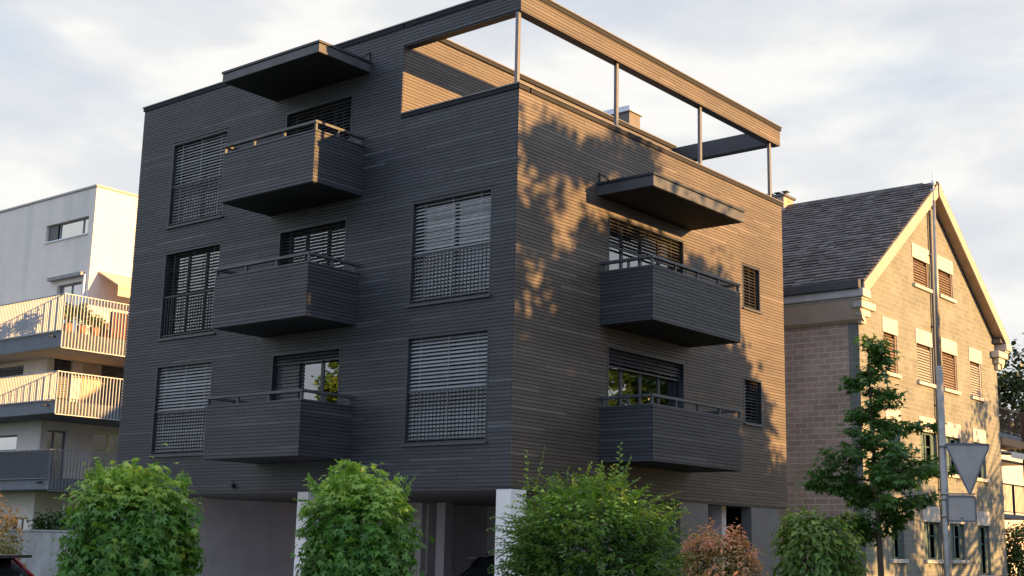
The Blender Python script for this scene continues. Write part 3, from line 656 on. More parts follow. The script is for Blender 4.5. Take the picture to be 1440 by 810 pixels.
twin(pL, hl[0], 'slat_dark'); twin(pL, hl[1], None, 'glass_mirror'); twin(pL, hl[2])
twin(pX, hr[0], 'slat_dark'); twin(pX, hr[1], 'slat_brown'); twin(pX, hr[2], None, 'glass_mirror'); twin(pX, hr[3], None, 'glass_mirror')
m = MB(); m.box(XF+.003, XF+.06, 9.58, 10.36, 6.3, 8.76); m.build('door_panel', 'fabric_beige', T)
MATS['blind_cream'] = mat('blind_cream', (.85, .76, .42), .8, .2)
T.children[-1].data.materials[0] = MATS['blind_cream']
def rail_fins(mb, axis, a, b, c, z0, z1, pitch=.11):
    n = int((b-a)/pitch)
    for k in range(n+1):
        u = a+(b-a)*k/n
        if axis == 'x': mb.box(u-.006, u+.006, c-.025, c+.025, z0, z1)
        else: mb.box(c-.025, c+.025, u-.011, u+.011, z0, z1)
for i, (zf, zt, zbk) in enumerate(((9.06, 10.45, 8.42), (6.5, 7.56, 5.98), (3.70, 4.71, 3.22))):
    m = MB(); m.box(-46, -26.86, 6.56, 7.94, zbk+.06, zf); m.box(XF+.04, -26.86, 7.94, 13.5, zbk+.06, zf)
    if zf > 9: m.box(-46, XF-.01, 7.94, 9.48, 8.62, zf)
    m.cur = 1; m.box(-46, -26.88, 6.58, 7.99, zbk+.045, zbk+.058); m.box(XF+.05, -26.88, 7.99, 13.5, zbk+.045, zbk+.058)
    so = m.build('balcony', ['slab_grey', 'slab_under' if i == 0 else 'slab_grey'], T)
    r = MB(); zl = zf+.03 if i < 2 else zf-.02
    rm = 'rail_cream' if i < 2 else 'rail_panel'
    rail_fins(r, 'x', -42, -26.84, 6.5, zl, zt-.03); rail_fins(r, 'y', 6.52, 13.4, -26.8, zbk+.02, zt-.03, .135)
    r.box(-42, -26.77, 6.47, 6.53, zt-.03, zt); r.box(-26.83, -26.77, 6.53, 13.4, zt-.03, zt); r.box(-26.83, -26.77, 6.53, 13.4, zbk-.01, zbk+.02); r.box(-42, -26.84, 6.47, 6.53, zl-.03, zl)
    r.build('railing', rm, so)
    if i == 2:
        p = MB(); p.box(-42, -26.86, 6.535, 6.55, zf-.02, zt-.04); p.build('rail_panel', 'rail_panel', so)
    d = MB(); d.tube([(-27.3, 6.555, zf-.18), (-27.3, 6.30, zf-.20)], .035); d.build('spout', 'zinc', so)
    d = MB(); d.tube([(-29.0, 8.6, .0), (-29.0, 8.6, zbk+.04)], .04) if i == 2 else d.tube([(-29.0, 8.6, 0.), (-29.0, 8.6, .1)], .04)
    if i == 2: d.build('downpipe', 'white_metal', T)
# awnings
m = MB(); m.box(-32.88, -30.4, YA-.22, YA-.002, 12.06, 12.2); ao = m.build('awning', 'awning_grey', T, 'closed awning cassette over the terrace door')
m = MB(); m.tube([(-30.32, YA-.06, 12.1), (-30.32, YA-.06, 9.1)], .05); m.build('downpipe', 'white_metal', T)
m = MB(); m.prism([(XF+.02, 9.9, 12.28), (XF+1.5, 9.9, 11.55), (XF+1.5, 9.9, 11.50), (XF+.02, 9.9, 12.22)], (0, 3.2, 0))
m.box(XF+1.47, XF+1.53, 9.88, 13.12, 11.42, 11.56); m.box(XF+1.49, XF+1.51, 9.9, 13.1, 11.1, 11.419)
m.build('awning', 'fabric_beige', T, 'extended beige awning')
m = MB(); m.box(-37.5, -34.4, YA-.02, YA-.003, 10.2, 11.48); m.build('window', 'slat_dark', T)

# ================================================================== terrace house at far right
F = thing('terrace_house', 'low pale house with railed wooden balconies beyond the brick gable', 'house', (-3, 31, 0))
m = MB(); m.box(-9, -1.6, 27.4, 36, 0, 5.75); m.build('wall', 'render_beige', F)
def tb(z0, z1, col, y1=30.05):
    m = MB(); m.box(-1.597, -.02, 27.42, y1, z0-.16, z0); so = m.build('balcony', 'slab_grey', F)
    r = MB(); r.box(-.05, 0, 27.42, y1, z1-.05, z1); r.box(-.04, -.01, 27.42, y1, z0+.06, z0+.09)
    n = 20
    for k in range(n+1): r.box(-.032, -.018, 27.44+k*(y1-27.46)/n-.007, 27.44+k*(y1-27.46)/n+.007, z0+.09, z1-.05)
    for y in (27.44, 28.75, y1-.04): r.box(-.06, .01, y-.025, y+.025, z0, z1)
    r.build('railing', col, so)
tb(6.0, 6.92, 'frame_brown'); tb(3.12, 4.2, 'anthracite')
m = MB(); m.box(-1.58, .12, 27.42, 29.95, 5.55, 5.80); m.build('fascia', 'terrace_wood', F)
m = MB(); m.prism([(-1.58, 27.6, 5.5), (.35, 27.6, 5.30), (.35, 27.6, 5.24), (-1.58, 27.6, 5.44)], (0, 2.1, 0)); m.box(.34, .37, 27.6, 29.7, 5.08, 5.30); m.build('awning', 'render_white', F)
m = MB(); m.box(-1.60, -1.56, 27.45, 30.1, .02, 2.9); m.build('garage_door', 'panel_grey', F)  # dark panel standing in for the shaded gap below the balcony
m = MB(); m.box(-1.605, -1.57, 27.9, 29.7, 3.2, 4.95); m.build('door', 'glass_dark', F)
m = MB(); m.box(-.06, .10, 30.08, 30.24, 0, 6.95); m.build('post', 'frame_brown', F)
m = MB(); m.box(-1.6, -.03, 27.42, 30.0, 4.95, 5.05); m.build('roof_beam', 'frame_brown', F)
c = thing('patio_chair', 'dark round backed patio chair on the lower balcony of the terrace house', 'chair', (-.7, 28.6, 3.12))
m = MB(); m.tube([(-.7+.27*math.cos(a), 28.6+.27*math.sin(a), 3.54) for a in [k*math.pi/5 for k in range(11)]], .03, 6); m.box(-.9, -.5, 28.4, 28.8, 3.51, 3.55); m.build('seat', 'plastic_black', c)
m = MB()
for k in range(9):
    a = R(-80+k*20); m.tube([(-.7+.24*math.cos(a+math.pi/2+1.57), 28.6+.24*math.sin(a+math.pi/2+1.57), 3.55), (-.7+.30*math.cos(a+math.pi/2+1.57), 28.6+.30*math.sin(a+math.pi/2+1.57), 3.95)], .012, 5)
m.build('backrest', 'plastic_black', c)
for dx, dy in ((-.18, -.18), (.18, -.18), (-.18, .18), (.18, .18)):
    m = MB(); m.tube([(-.7+dx, 28.6+dy, 3.52), (-.7+dx*1.2, 28.6+dy*1.2, 3.121)], .018, 6); m.build('leg', 'plastic_black', c)

# ================================================================== low walls
m = MB(); m.box(-19.5, -15.52, .4, .65, 0, 1.74); m.box(-15.49, -13.1, .4, .65, 0, 1.74); m.box(-19.55, -13.08, .37, .68, 1.745, 1.79)
single(m.build('garden_wall', 'concrete', bevel=.006), (-16.5, .5, 0), 'low stained concrete garden wall with hedge on top, left of the black building', 'wall')

# ================================================================== plants
def unit(v): return v/(np.linalg.norm(v, axis=-1, keepdims=True)+1e-9)
def trunk_mb(base, top, r0, r1, bend=.1, seg=7, rnd=random):
    m = MB(); n = 6; pts = []; rr = []
    for k in range(n+1):
        t = k/n; pts.append(Vector(base).lerp(Vector(top), t)+Vector((rnd.uniform(-1, 1), rnd.uniform(-1, 1), 0))*bend*(t*(1-t)*2)); rr.append(r0+(r1-r0)*t)
    m.tube(pts, rr, seg); return m
def lump(d, seed):
    r = np.random.default_rng(seed); s = np.zeros(len(d))
    for f, a in ((2.2, .10), (4.1, .075), (7.5, .05)):
        for _ in range(3):
            k = unit(r.normal(size=3))*f; s += a*.58*np.sin(d@k*1.7+r.uniform(0, 6.28))
    return s
def bush(name, label, cx, cy, z0, z1, rx, ry, ntot, template, size, matn, seed, square=3.2, young=.25, top_bias=.5, droop=.6, group=None, stems=7, cat='shrub', clump=150, lift=.45):
    """leafy shrub: leaves gathered in clumps over an uneven rounded-box crown, with gaps and depth"""
    rg = np.random.default_rng(seed); root = thing(name, label, cat, (cx, cy, 0), group); zc, rz = (z0+z1)/2, (z1-z0)/2
    cd = unit(rg.normal(size=(clump, 3)))
    def surf(d):
        hh = np.hypot(d[:, 0], d[:, 1]); q = (hh**square+np.abs(d[:, 2])**square)**(-1/square); return d*(q*(1+.5*lump(d, seed)))[:, None]
    csz = rg.uniform(.10, .19, clump); cdep = rg.uniform(0, .13, clump)+rg.random(clump)**5*.12
    ci = rg.integers(0, clump, ntot); base = surf(cd)[ci]*(1-cdep[ci])[:, None]
    off = rg.normal(size=(ntot, 3))*csz[ci][:, None]*.75
    Pn = base+off*.85
    # second population: an inner layer which closes the crown
    k = int(ntot*.45); dd = unit(rg.normal(size=(k, 3))); Pn[:k] = surf(dd)*rg.uniform(.62, .88, k)[:, None]
    P = Pn*np.array([rx, ry, rz])+np.array([cx, cy, zc]); d = unit(Pn)
    nrm = unit(d*.75*(.45/lift)**.5+np.array([0, 0, lift])+rg.normal(size=(ntot, 3))*.34)
    tip = unit(d*.6+np.array([0, 0, -droop])+rg.normal(size=(ntot, 3))*.45)
    hz = np.clip((P[:, 2]-z0)/(z1-z0), 0, 1); rad = np.linalg.norm(Pn, axis=1)
    tone = np.clip((hz-top_bias)/(1-top_bias), 0, 1)*young*rg.uniform(.3, 1.5, ntot)*np.clip((rad-.75)*3, 0, 1)+rg.random(ntot)*.10+(rg.random(clump)[ci] > .85)*.10  # crown tops lighter: young growth plus skylight put into the colour
    leaves('crown', template, P, nrm, tip, size*rg.uniform(.65, 1.2, ntot), tone, matn, root)
    m = MB()
    for k in range(stems):
        a = rg.uniform(0, 6.28); q = rg.uniform(.3, .8)
        m.tube([(cx+.06*math.cos(a), cy+.06*math.sin(a), 0), (cx+rx*.4*q*math.cos(a), cy+ry*.4*q*math.sin(a), zc), (cx+rx*q*math.cos(a), cy+ry*q*math.sin(a), z1-.25)], [.025, .017, .006], 5)
    m.build('trunk', 'bark', root)
    return root, rg
def shoots(root, rg, spots, template, matn, size, n=14, tone=.7):
    """young shoots with leaves in two rows; spots = (base, direction, length)"""
    P, Nn, T = [], [], []; m = MB()
    for b, d, ln in spots:
        b = np.array(b, float); d = unit(np.array(d, float)); side = unit(np.cross(d, [0, 0, 1.])+rg.normal(size=3)*.3); upv = unit(np.cross(side, d)); pts = []
        for k in range(n):
            t = k/(n-1); p = b+d*ln*t+np.array([0, 0, -.12*ln*t*t])*(1 if abs(d[2]) < .8 else .2); pts.append(p)
            s = 1 if k % 2 else -1; P.append(p); T.append(side*s+d*.7); Nn.append(upv+rg.normal(size=3)*.25)
        m.tube(pts[::3]+[pts[-1]], .004, 4)
    sz = np.tile(np.linspace(1, .55, n), len(spots))*size
    leaves('shoot_leaves', template, P, Nn, T, sz, np.full(len(P), tone)*rg.uniform(.5, 1.2, len(P)), matn, root); m.build('shoot_stems', 'stem_green', root)['kind'] = 'stuff'

SG = 'clipped shrubs along the street'
r1, g1 = bush('sweetgum_shrub', 'square clipped sweetgum bush with star leaves, in front of the dark carport wall', .82, -8.93, .35, 2.46, .81, .80, 7600, STAR, .100, 'leaf_sweetgum', 3, square=6.5, young=1.1, top_bias=.74, group=SG, clump=260)
r2, g2 = bush('sweetgum_shrub', 'bright sweetgum bush with peaked top of bronze young leaves, beside the white carport pillar', 2.38, -6.25, .35, 2.46, .79, .76, 7200, STAR, .097, 'leaf_sweetgum', 8, square=6, young=1.15, top_bias=.72, group=SG, clump=260)
for rt_, gg, cx_, cy_, rr_ in ((r1, g1, .82, -8.93, .80), (r2, g2, 2.38, -6.25, .78)):
    sp = []
    for _ in range(26):
        a = gg.uniform(0, 6.28); q = gg.uniform(.3, 1)**.5*.92; sp.append(((cx_+rr_*q*math.cos(a), cy_+rr_*q*math.sin(a), gg.uniform(2.30, 2.42)), (math.cos(a)*.5, math.sin(a)*.5, 1), gg.uniform(.12, .26)))
    for _ in range(30):
        a = gg.uniform(0, 6.28); sp.append(((cx_+rr_*.95*math.cos(a), cy_+rr_*.95*math.sin(a), gg.uniform(1.0, 2.3)), (math.cos(a), math.sin(a), .25), gg.uniform(.10, .2)))
    shoots(rt_, gg, sp, STAR, 'leaf_sweetgum', .095, 7, .42)
# peaked top of the second one
n = 260; tz = g2.random(n)
Pp = np.stack([2.25+g2.normal(size=n)*.20*(1-tz*.6), -6.35+g2.normal(size=n)*.2*(1-tz*.6), 2.40+tz*.36], 1)
leaves('leader_leaves', STAR, Pp, g2.normal(size=(n, 3))*.6+[0, 0, .7], g2.normal(size=(n, 3))+[0, 0, -.4], .085*g2.uniform(.6, 1.1, n), g2.uniform(.4, 1, n), 'leaf_sweetgum', r2)
# privet-like bush with long feathery shoots
r3, g3 = bush('privet_shrub', 'wide dark green shrub with feathery upright shoots, at the street corner of the black building', 5.15, -4.5, .3, 2.52, 1.04, .93, 13000, OVAL, .098, 'leaf_privet', 21, square=2.6, young=1.15, top_bias=.6, droop=.1, lift=1.1, group=SG, clump=230)
sp = []
for _ in range(420):
    d = unit(g3.normal(size=3)); d[2] = abs(d[2])*.9-.25; d = unit(d); q = (np.abs(d)**2.6).sum()**(-1/2.6)*.93
    b = np.array([5.15, -4.5, 1.41])+d*q*np.array([1.08, .95, 1.11]); sp.append((b, unit(d*[1, 1, .35]+[0, 0, .25]+g3.normal(size=3)*.35), g3.uniform(.22, .46)))
fwd = np.array([-.81, .585]); right = np.array([.812, .584])                       # towards the photo's right, seen from the street
def at(dx, z): return (5.15+right[0]*dx, -4.5+right[1]*dx, z)
for dx, z, dv, ln in ((-.92, 2.35, (0, 0, 1), .62), (-.80, 2.4, (.18, .1, 1), .62), (-.2, 2.45, (.4, .3, 1), .38), (.36, 2.45, (.02, 0, 1), .62), (.42, 2.4, (.15, .1, 1), .5), (.15, 2.4, (-.1, 0, 1), .4), (.7, 2.25, (.8, .5, .45), .55), (.95, 2.1, (.8, .5, .3), .35), (-.9, 2.0, (-.8, -.6, .15), .5), (-.9, 1.8, (-.8, -.6, .25), .55), (-.95, 1.55, (-.8, -.6, .1), .45), (-1.0, 1.35, (-.8, -.6, .05), .4), (.85, 2.2, (.8, .6, .1), .4), (-.7, 2.42, (-.5, -.3, .5), .35)):
    sp.append((at(dx, z), dv, ln))
shoots(r3, g3, sp[:420], OVAL, 'leaf_privet', .092, 13, .40); shoots(r3, g3, sp[420:], OVAL, 'leaf_privet', .10, 15, .62)
bush('photinia_shrub', 'rounded shrub with salmon red new leaves, right of the feathery green shrub', 5.83, -2.28, .3, 1.98, .60, .55, 6500, SLIM, .10, 'leaf_photinia', 31, square=2.5, young=1.5, top_bias=.38, droop=-.1, group=SG)
bush('hornbeam_shrub', 'round topped hornbeam bush with drooping oval leaves, at the foot of the young tree', 6.66, -.72, .3, 2.30, .60, .58, 5600, OVAL, .115, 'leaf_hornbeam', 41, square=3., young=.6, droop=.9, group=SG)
bush('photinia_shrub', 'reddish olive photinia at the left edge of the photo, above the red car', -4.75, -8.15, .3, 2.28, .85, .75, 7000, SLIM, .11, 'leaf_photinia', 51, square=2.5, young=.75, top_bias=.6, droop=.1, group=SG)
bush('hedge', 'dark ivy like hedge growing on top of the concrete garden wall', -16.2, 1.3, 1.2, 2.32, 2.3, .6, 5200, ROUND, .10, 'leaf_ivy', 61, square=3.5, young=.3, cat='hedge')
bush('laurel_shrub', 'sunlit green shrub below the balconies of the terrace house at the right edge', .3, 28.7, .2, 2.85, .9, 1.15, 3600, OVAL, .16, 'leaf_tree', 71, young=.8, cat='shrub')

def crown_points(rg, c, r, n, seed, shell=.5):
    d = unit(rg.normal(size=(n, 3))); q = (1+lump(d, seed))*(rg.random(n)**shell); return np.array(c)+d*q[:, None]*np.array(r)
# young sweetgum tree with tiers
yt = thing('young_tree', 'slender young sweetgum tree with tiered dark foliage, in front of the brick house', 'tree', (6.87, 1.05, 0))
rg = np.random.default_rng(77)
pts = [(6.89, 1.06, 0), (6.87, 1.05, 1.6), (6.84, 1.04, 3), (6.80, 1.03, 4.2), (6.80, 1.02, 5.2)]
m = MB(); m.tube(pts, [.065, .05, .036, .02, .006], 8)
P, Nn, T, tone = [], [], [], []
prof = [(1.95, .45), (2.15, .60), (2.45, .75), (2.75, 1.0), (3.1, 1.0), (3.35, .72), (3.55, .36), (3.75, .46), (4.0, .40), (4.2, .50), (4.45, .34), (4.65, .22), (4.85, .34), (5.05, .22), (5.2, .12)]
def halfw(z): return float(np.interp(z, [a for a, _ in prof], [b for _, b in prof]))
for z in np.concatenate([np.linspace(1.95, 3.4, 34), np.linspace(3.45, 4.95, 26), np.linspace(5.0, 5.2, 5)]):
    ln = halfw(z)*rg.uniform(.72, 1.12); a = rg.uniform(0, 6.28); d = np.array([math.cos(a), math.sin(a), rg.uniform(.05, .25)])
    cx = np.interp(z, [0, 1.6, 3, 4.2, 5.2], [q[0] for q in pts]); cy = np.interp(z, [0, 1.6, 3, 4.2, 5.2], [q[1] for q in pts])
    b = np.array([cx, cy, z-.05]); tipp = b+d*ln; mid = b+d*ln*.5+np.array([0, 0, .04])
    m.tube([b, mid, tipp], [.013, .009, .003], 4)
    nl = int(24+95*ln)
    for k in range(nl):
        t = rg.uniform(.2, 1.05)**.8; p = b+d*ln*t+rg.normal(size=3)*np.array([.085, .085, .05])+np.array([0, 0, -.05]); P.append(p)
        Nn.append(np.array([0, 0, .8])+d*.3+rg.normal(size=3)*.4); T.append(d*.6+np.array([0, 0, -.6])+rg.normal(size=3)*.4); tone.append(rg.random()*.12+max(0, (z-4.75)*1.1)*rg.random())
# two long boughs to the right as in the photo, one to the left
for z, ln, sgn in ((3.72, 1.0, 1), (3.0, 1.2, 1), (2.72, 1.05, -1), (2.9, 1.0, -1), (2.5, .8, 1)):
    d = np.array([.81*sgn, .584*sgn, .1]); b = np.array([6.84, 1.04, z-.1]); m.tube([b, b+d*ln*.5, b+d*ln], [.014, .01, .003], 4)
    for k in range(int(170*ln)):
        t = rg.uniform(.15, 1.05); p = b+d*ln*t+rg.normal(size=3)*np.array([.09, .09, .055])*(1.2-.5*t); P.append(p)
        Nn.append(np.array([0, 0, .8])+rg.normal(size=3)*.4); T.append(d*.6+np.array([0, 0, -.6])+rg.normal(size=3)*.4); tone.append(rg.random()*.12)
leaves('crown', STAR, P, Nn, T, .094*rg.uniform(.65, 1.2, len(P)), tone, 'leaf_dark', yt); m.build('trunk', 'bark', yt)

def big_tree(name, label, base, crown_c, crown_r, nleaf, seed, matn='leaf_tree', size=.26, clumps=90, group=None, tr=.22, clump_list=None):
    rg = np.random.default_rng(seed); root = thing(name, label, 'tree', base, group)
    if clump_list is None:
        cc = crown_points(rg, crown_c, crown_r, clumps, seed, .45)
    else: cc = np.array(clump_list)
    ci = rg.integers(0, len(cc), nleaf); cs = rg.uniform(.35, .7, len(cc))*(np.mean(crown_r)/3.2 if clump_list is None else 1)
    P = cc[ci]+rg.normal(size=(nleaf, 3))*cs[ci][:, None]*np.array([.62, .62, .5])
    d = unit(P-np.array(crown_c)); Nn = unit(d*.4+np.array([0, 0, .5])+rg.normal(size=(nleaf, 3))*.5); T = unit(d*.5+np.array([0, 0, -.5])+rg.normal(size=(nleaf, 3))*.5)
    leaves('crown', ROUND, P, Nn, T, size*rg.uniform(.6, 1.2, nleaf), rg.random(nleaf)*.4, matn, root)
    m = MB(); b = Vector(base); c = Vector(crown_c); m.tube([b, b.lerp(c, .45), c], [tr, tr*.75, tr*.3], 9)
    for k in range(min(len(cc), 46)):
        e = Vector(cc[k*len(cc)//min(len(cc), 46)]); s = b.lerp(c, rg.uniform(.45, .95)); mid = s.lerp(e, .5)+Vector((0, 0, .25)); m.tube([s, mid, e], [tr*.28, tr*.16, .02], 5)
    m.build('trunk', 'bark', root); return root

# the tree across the road whose shade falls on the dark side front (clumps follow the shade it casts)
rg = np.random.default_rng(5)
def lim(y): return float(np.interp(y, [-1, 0, 1.2, 2.2, 3.0, 3.6, 4.6, 5.6, 7.0, 8.0, 9.0, 9.6, 10.3, 11.2], [8.6, 9.3, 9.4, 9.0, 8.8, 8.9, 8.9, 8.5, 7.3, 7.0, 6.6, 5.9, 4.3, 3.0]))
gapsL = [(1.5, 8.3, .55, .42), (.75, 8.75, .3, .3), (.8, 6.95, .35, .35), (.35, 6.1, .28, .3), (2.3, 8.8, .3, .25), (7.5, 7.0, .4, .28), (5.7, 7.1, .2, .2), (7.5, 5.3, .3, .28), (.4, 9.1, .25, .3), (3.0, 8.7, .25, .3), (8.7, 4.9, .25, .3), (2.1, 7.6, .2, .25)]
CL = []
for _ in range(6000):
    y = rg.uniform(-1.0, 11.3); z = rg.uniform(-.2, 10)
    if z > lim(y)-.35: continue
    if any(((y-a)/(ra+.25))**2+((z-b)/(rb+.25))**2 < 1 for a, b, ra, rb in gapsL): continue
    t = rg.uniform(20, 27); CL.append((SD.x*t, y+SD.y*t, z+SD.z*t))
    if len(CL) > 700: break
for y, z, k in ((3.4, 9.9, 3), (3.45, 10.3, 2), (4.4, 10.1, 3), (4.35, 10.4, 2), (1.7, 9.75, 3), (2.45, 9.7, 3), (.7, 9.6, 3), (7.6, 7.6, 3), (7.8, 8.0, 2), (6.9, 7.9, 3), (1.2, 10.0, 2)):
    for _ in range(k):
        t = rg.uniform(21, 25); CL.append((SD.x*t, y+SD.y*t+rg.normal()*.08, z+SD.z*t+rg.normal()*.12))
big_tree('street_tree', 'large broad leafy tree across the road, out of frame, shading the dark side front', (22, 12.6, 0), (22, 12.4, 8.6), (4.5, 5, 4.2), 46000, 91, clump_list=CL, size=.34, group='trees across the road', tr=.24)
CL = []
for _ in range(260):
    y = rg.uniform(11.5, 27.5); z = rg.uniform(-.6, 3.9+max(0, (y-17))*.17)
    if rg.random() < .22: z = min(z+rg.uniform(0, 1+max(0, y-21)*.5), 8); t = rg.uniform(16, 21); CL.append((HX+SD.x*t, y+SD.y*t, z+SD.z*t))
for _ in range(330):  # extra unseen clumps added only to shade the terrace house
    y = rg.uniform(26.3, 32); z = rg.uniform(0, 7.2); t = rg.uniform(17, 21); CL.append((SD.x*t, y+SD.y*t, z+SD.z*t))
big_tree('street_tree', 'spreading tree across the road, out of frame, shading the foot of the brick gable', (18, 26, 0), (18, 26, 5.2), (3, 6, 3), 62000, 92, clump_list=CL, size=.26, group='trees across the road')
for i, yy in enumerate((-4.5, 0.2, 4.8)):  # unseen trees added to keep direct sun off the street shrubs
    CL = []
    for _ in range(150):
        y = yy+rg.uniform(-2.8, 2.8); z = rg.uniform(.8, 7.0); CL.append((20.6+rg.normal()*.8, y, z))
    big_tree('street_tree', ['low bushy tree across the road, out of frame, nearest the camera', 'low bushy tree across the road, out of frame, middle of three', 'low bushy tree across the road, out of frame, behind the large leafy tree'][i], (20.6, yy, 0), (20.6, yy, 3.6), (1.6, 2.8, 2.4), 9500, 95+i, clump_list=CL, size=.24, group='trees across the road', tr=.15)
# tree reflected in the balcony door, beyond the left edge of the picture
big_tree('garden_tree', 'leafy tree left of the photo, out of frame, mirrored in the lowest balcony door', (-19.6, -14.3, 0), (-19.6, -14.3, 6.6), (1.4, 1.4, 3.0), 9000, 99, 'leaf_hornbeam', size=.24)
# far trees behind the terrace house
big_tree('pine_tree', 'dark spreading tree behind the terrace house at the right edge', (-6, 50.5, 0), (-6, 50.2, 7.8), (4.2, 4.2, 4.6), 9000, 101, 'leaf_conifer', .30)

# ================================================================== sign pole
sg = thing('road_sign', 'back of a triangular give way sign with a small plate on a tall galvanised pole', 'road sign', (8.53, -.42, 0))
m = MB(); m.tube([(8.53, -.42, .12), (8.53, -.42, 1.3), (8.53, -.42, 4.4)], [.055, .055, .052], 12); m.tube([(8.53, -.42, 4.4), (8.56, -.41, 6.95)], [.036, .022], 12)
m.build('pole', 'galvanised', sg)
m = MB(); m.tube([(8.56, -.41, 6.95), (8.565, -.408, 7.42)], [.012, .008], 6); m.tube([(8.563, -.409, 7.18), (8.564, -.409, 7.22), (8.564, -.409, 7.25), (8.564, -.409, 7.29)], [.012, .035, .035, .010], 8); m.box(8.51, 8.62, -.413, -.403, 7.12, 7.135); m.build('finial', 'white_metal', sg)
ux = Vector((.95, .31, 0)).normalized()           # the plate's own horizontal direction
ux = Vector((.93, .36, 0)); nx = Vector((ux.y, -ux.x, 0))            # normal towards the camera (back of the sign)
def plate(pts, t, rim, name, org):
    m = MB(); org = Vector(org); a = [org+ux*p[0]+Vector((0, 0, p[1])) for p in pts]; m.prism([v+nx*.0 for v in a], nx*t)
    cx_ = sum((p for p in a), Vector())/len(a); m.cur = 1
    for i in range(len(a)):
        p, q = a[i], a[(i+1) % len(a)]; d = (q-p); c_ = (p+q)/2+nx*(t+.008); pr = d.normalized().cross(nx)
        m.obox(c_, d/2*.985, pr*.011, nx*.009)
    return m
org = (8.60, -.455, 0)
def rounded(pts, r=.05):
    out = []
    n_ = len(pts)
    for i in range(n_):
        p0, p1, p2 = Vector(pts[i-1]).to_3d(), Vector(pts[i]).to_3d(), Vector(pts[(i+1) % n_]).to_3d(); a = p1+(p0-p1).normalized()*r; b = p1+(p2-p1).normalized()*r
        for t in (0, .5, 1): q = (a*(1-t)**2+p1*2*t*(1-t)+b*t*t); out.append((q.x, q.y))
    return out
tri = rounded([(-.02, 3.245), (.60, 3.235), (.295, 2.50)], .035)
po = plate(tri, .004, True, 'p', org).build('triangle_plate', ['sign_back', 'sign_rim'], sg)
m = MB(); st = Vector(org)+ux*.555+Vector((0, 0, 3.14))+nx*.0045; m.obox(st, ux*.022, Vector((0, 0, .018)), nx*.0006); m.build('sticker', 'sticker', po)
rec = rounded([(-.02, 2.49), (.365, 2.49), (.365, 2.13), (-.02, 2.13)], .03)
po = plate(rec, .004, True, 'p', org).build('lower_plate', ['sign_back', 'sign_rim'], sg)
m = MB(); st = Vector(org)+ux*.17+Vector((0, 0, 2.17))+nx*.006; m.obox(st, ux*.018, Vector((0, 0, .014)), nx*.003); m.build('bolt', 'sign_rim', po)
for z in (3.22, 2.52, 2.45, 2.2):
    m = MB(); m.tube([(8.53, -.42, z-.02), (8.53, -.42, z+.02)], .064, 12); c_ = Vector(org)+ux*.15+Vector((0, 0, z))-nx*.012; m.obox(c_, ux*.22, Vector((0, 0, .012)), nx*.008); m.build('clamp', 'galvanised', sg)

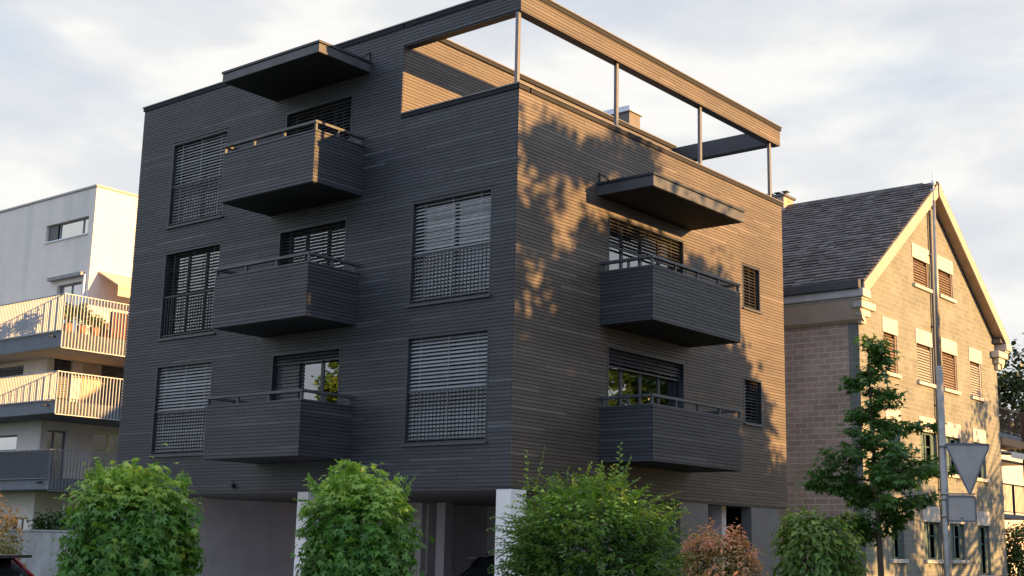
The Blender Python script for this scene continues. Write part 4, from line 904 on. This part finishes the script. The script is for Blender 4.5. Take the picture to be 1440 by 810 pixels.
# ================================================================== cars
def car(name, label, loc, rz, paint, top):
    """compact hatchback; +x is its front. Lofted body, glasshouse, wheels, lamps"""
    root = thing(name, label, 'car', (0, 0, 0))
    st = [(-2.05, .42, .75, .80), (-1.98, .30, .95, .84), (-1.5, .22, .99, .87), (-.6, .20, .96, .88), (.5, .20, .95, .88), (1.1, .22, .93, .87), (1.75, .26, .82, .83), (2.02, .34, .62, .74)]
    m = MB(); vs = []; fs = []
    for x, zb, zs_, hw in st:
        ring = [(-hw*.9, zb), (-hw, zb+.12), (-hw*1.0, zs_-.25), (-hw*.94, zs_-.05), (-hw*.78, zs_+.01), (0, zs_+.03), (hw*.78, zs_+.01), (hw*.94, zs_-.05), (hw, zs_-.25), (hw, zb+.12), (hw*.9, zb)]
        vs += [(x, y, z) for y, z in ring]
    k = 11
    for i in range(len(st)-1):
        for j in range(k): fs.append((i*k+j, i*k+(j+1) % k, (i+1)*k+(j+1) % k, (i+1)*k+j))
    fs += [tuple(range(k)), tuple(range((len(st)-1)*k, len(st)*k))[::-1]]
    m.add(vs, fs, True); m.build('body', paint, root)
    cab = [(-1.93, 1.0, .70, .99), (-1.55, 1.36, .60, .98), (-1.0, 1.45, .58, .97), (0, 1.46, .58, .96), (.35, 1.40, .58, .96), (1.15, .98, .70, .94)]
    m = MB(); vs = []; fs = []
    for x, zt, hw, zb in cab: vs += [(x, -.80, zb-.06), (x, -hw, zt-.03), (x, -hw*.8, zt), (x, hw*.8, zt), (x, hw, zt-.03), (x, .80, zb-.06)]
    for i in range(len(cab)-1):
        for j in range(5): fs.append((i*6+j, i*6+j+1, (i+1)*6+j+1, (i+1)*6+j))
    fs += [(0, 1, 2, 3, 4, 5), tuple(range(30, 36))[::-1]]
    m.add(vs, fs, True); m.build('window', 'car_glass', root)
    m = MB(); vs = []; fs = []
    for x, zt, hw, zb in cab[1:5]: vs += [(x, -hw-.004, zt-.028), (x, -hw*.8, zt+.006), (x, hw*.8, zt+.006), (x, hw+.004, zt-.028)]
    for i in range(3):
        for j in range(3): fs.append((i*4+j, i*4+j+1, (i+1)*4+j+1, (i+1)*4+j))
    m.add(vs, fs, True); m.box(-1.85, -1.5, -.58, .58, 1.335, 1.375)
    for y in (-.52, .52): m.tube([(-1.4, y, 1.42), (-1.3, y, 1.50), (.1, y, 1.51), (.2, y, 1.45)], .016, 6)
    m.build('roof', [top], root)
    for y in (-.69, .69):
        for x0, z0_, x1, z1_ in ((-1.92, .97, -1.52, 1.36), (-.1, .95, -.05, 1.44), (1.13, .95, .36, 1.40)): 
            p = MB(); p.tube([(x0, y*1.12, z0_), (x1, y*.86, z1_)], .035, 6); p.build('pillar', paint, root)
    for x in (-1.28, 1.28):
        for s in (-1, 1):
            t = MB(); t.tube([(x, s*.68, .31), (x, s*.89, .31)], .31, 24); to = t.build('wheel', 'rubber', root); r_ = MB(); r_.tube([(x, s*.87, .31), (x, s*.9, .31)], .2, 16); r_.build('rim', 'alloy', to)
    for s in (-1, 1):
        t = MB(); t.box(-2.04, -1.93, s*.78, s*.6, .70, .95); t.build('tail_light', 'lamp_red', root, bevel=.02)
        t = MB(); t.obox((1.88, s*.62, .68), (.10, 0, -.03), (0, .14, 0), (.02, 0, .07)); t.build('headlight', 'lamp_clear', root, bevel=.02)
        t = MB(); t.obox((.75, s*.98, 1.0), (.06, 0, 0), (0, .09, 0), (0, 0, .07)); t.build('mirror', paint, root, bevel=.02)
    t = MB(); t.box(-2.08, -2.0, -.26, .26, .56, .67); t.build('number_plate', 'white_metal', root)
    root.location = loc; root.rotation_euler.z = rz
    return root
car('parked_car', 'red hatchback with a black roof bar, cut by the left edge of the photo', (-2.43, -10.6, 0), R(214), 'car_red', 'plastic_black')
car('parked_car', 'black car parked inside the carport beside the corner pillar', (-2.35, 4.4, 0), R(15), 'car_black', 'car_black')

# ================================================================== things on the white building's balconies
def pot_plant(name, label, x, y, z, h, r, seed, matn='leaf_tree'):
    root = thing(name, label, 'plant', (x, y, z), 'potted plants on the upper balcony'); rg = np.random.default_rng(seed)
    m = MB(); m.tube([(x, y, z+.001), (x, y, z+.02), (x, y, z+.36), (x, y, z+.38)], [.14, .15, .2, .19], 14); m.build('pot', 'terracotta', root)
    n = 420; P = np.array([x, y, z+.38+h/2])+unit(rg.normal(size=(n, 3)))*(rg.random(n)**.5)[:, None]*np.array([r, r, h/2])
    leaves('foliage', ROUND, P, rg.normal(size=(n, 3))+[0, 0, .5], rg.normal(size=(n, 3)), .12*rg.uniform(.6, 1.1, n), rg.random(n)*.5, matn, root)
pot_plant('potted_plant', 'leafy green potted plant just behind the corner of the upper balcony railing', -27.4, 7.1, 9.06, .8, .32, 201)
pot_plant('potted_plant', 'taller dull green potted plant behind the upper balcony railing', -27.4, 7.7, 9.06, .9, .3, 202)
pot_plant('potted_plant', 'yellowish bushy potted plant beside the brown sofa on the upper balcony', -27.4, 8.25, 9.06, .5, .35, 203, 'leaf_hornbeam')
s = thing('garden_sofa', 'brown wicker sofa on the upper balcony of the white building', 'sofa', (-27.6, 9.5, 9.06))
m = MB(); m.box(-27.9, -27.3, 8.75, 10.3, 9.1, 9.45); m.build('seat', 'rattan_brown', s, bevel=.03)
m = MB(); m.box(-27.28, -27.12, 8.75, 10.3, 9.1, 10.15); m.build('backrest', 'rattan_brown', s, bevel=.03)
for y in (8.72, 10.32):
    m = MB(); m.box(-27.9, -27.29, y-.06, y+.02, 9.07, 9.7); m.build('armrest', 'rattan_brown', s, bevel=.02)
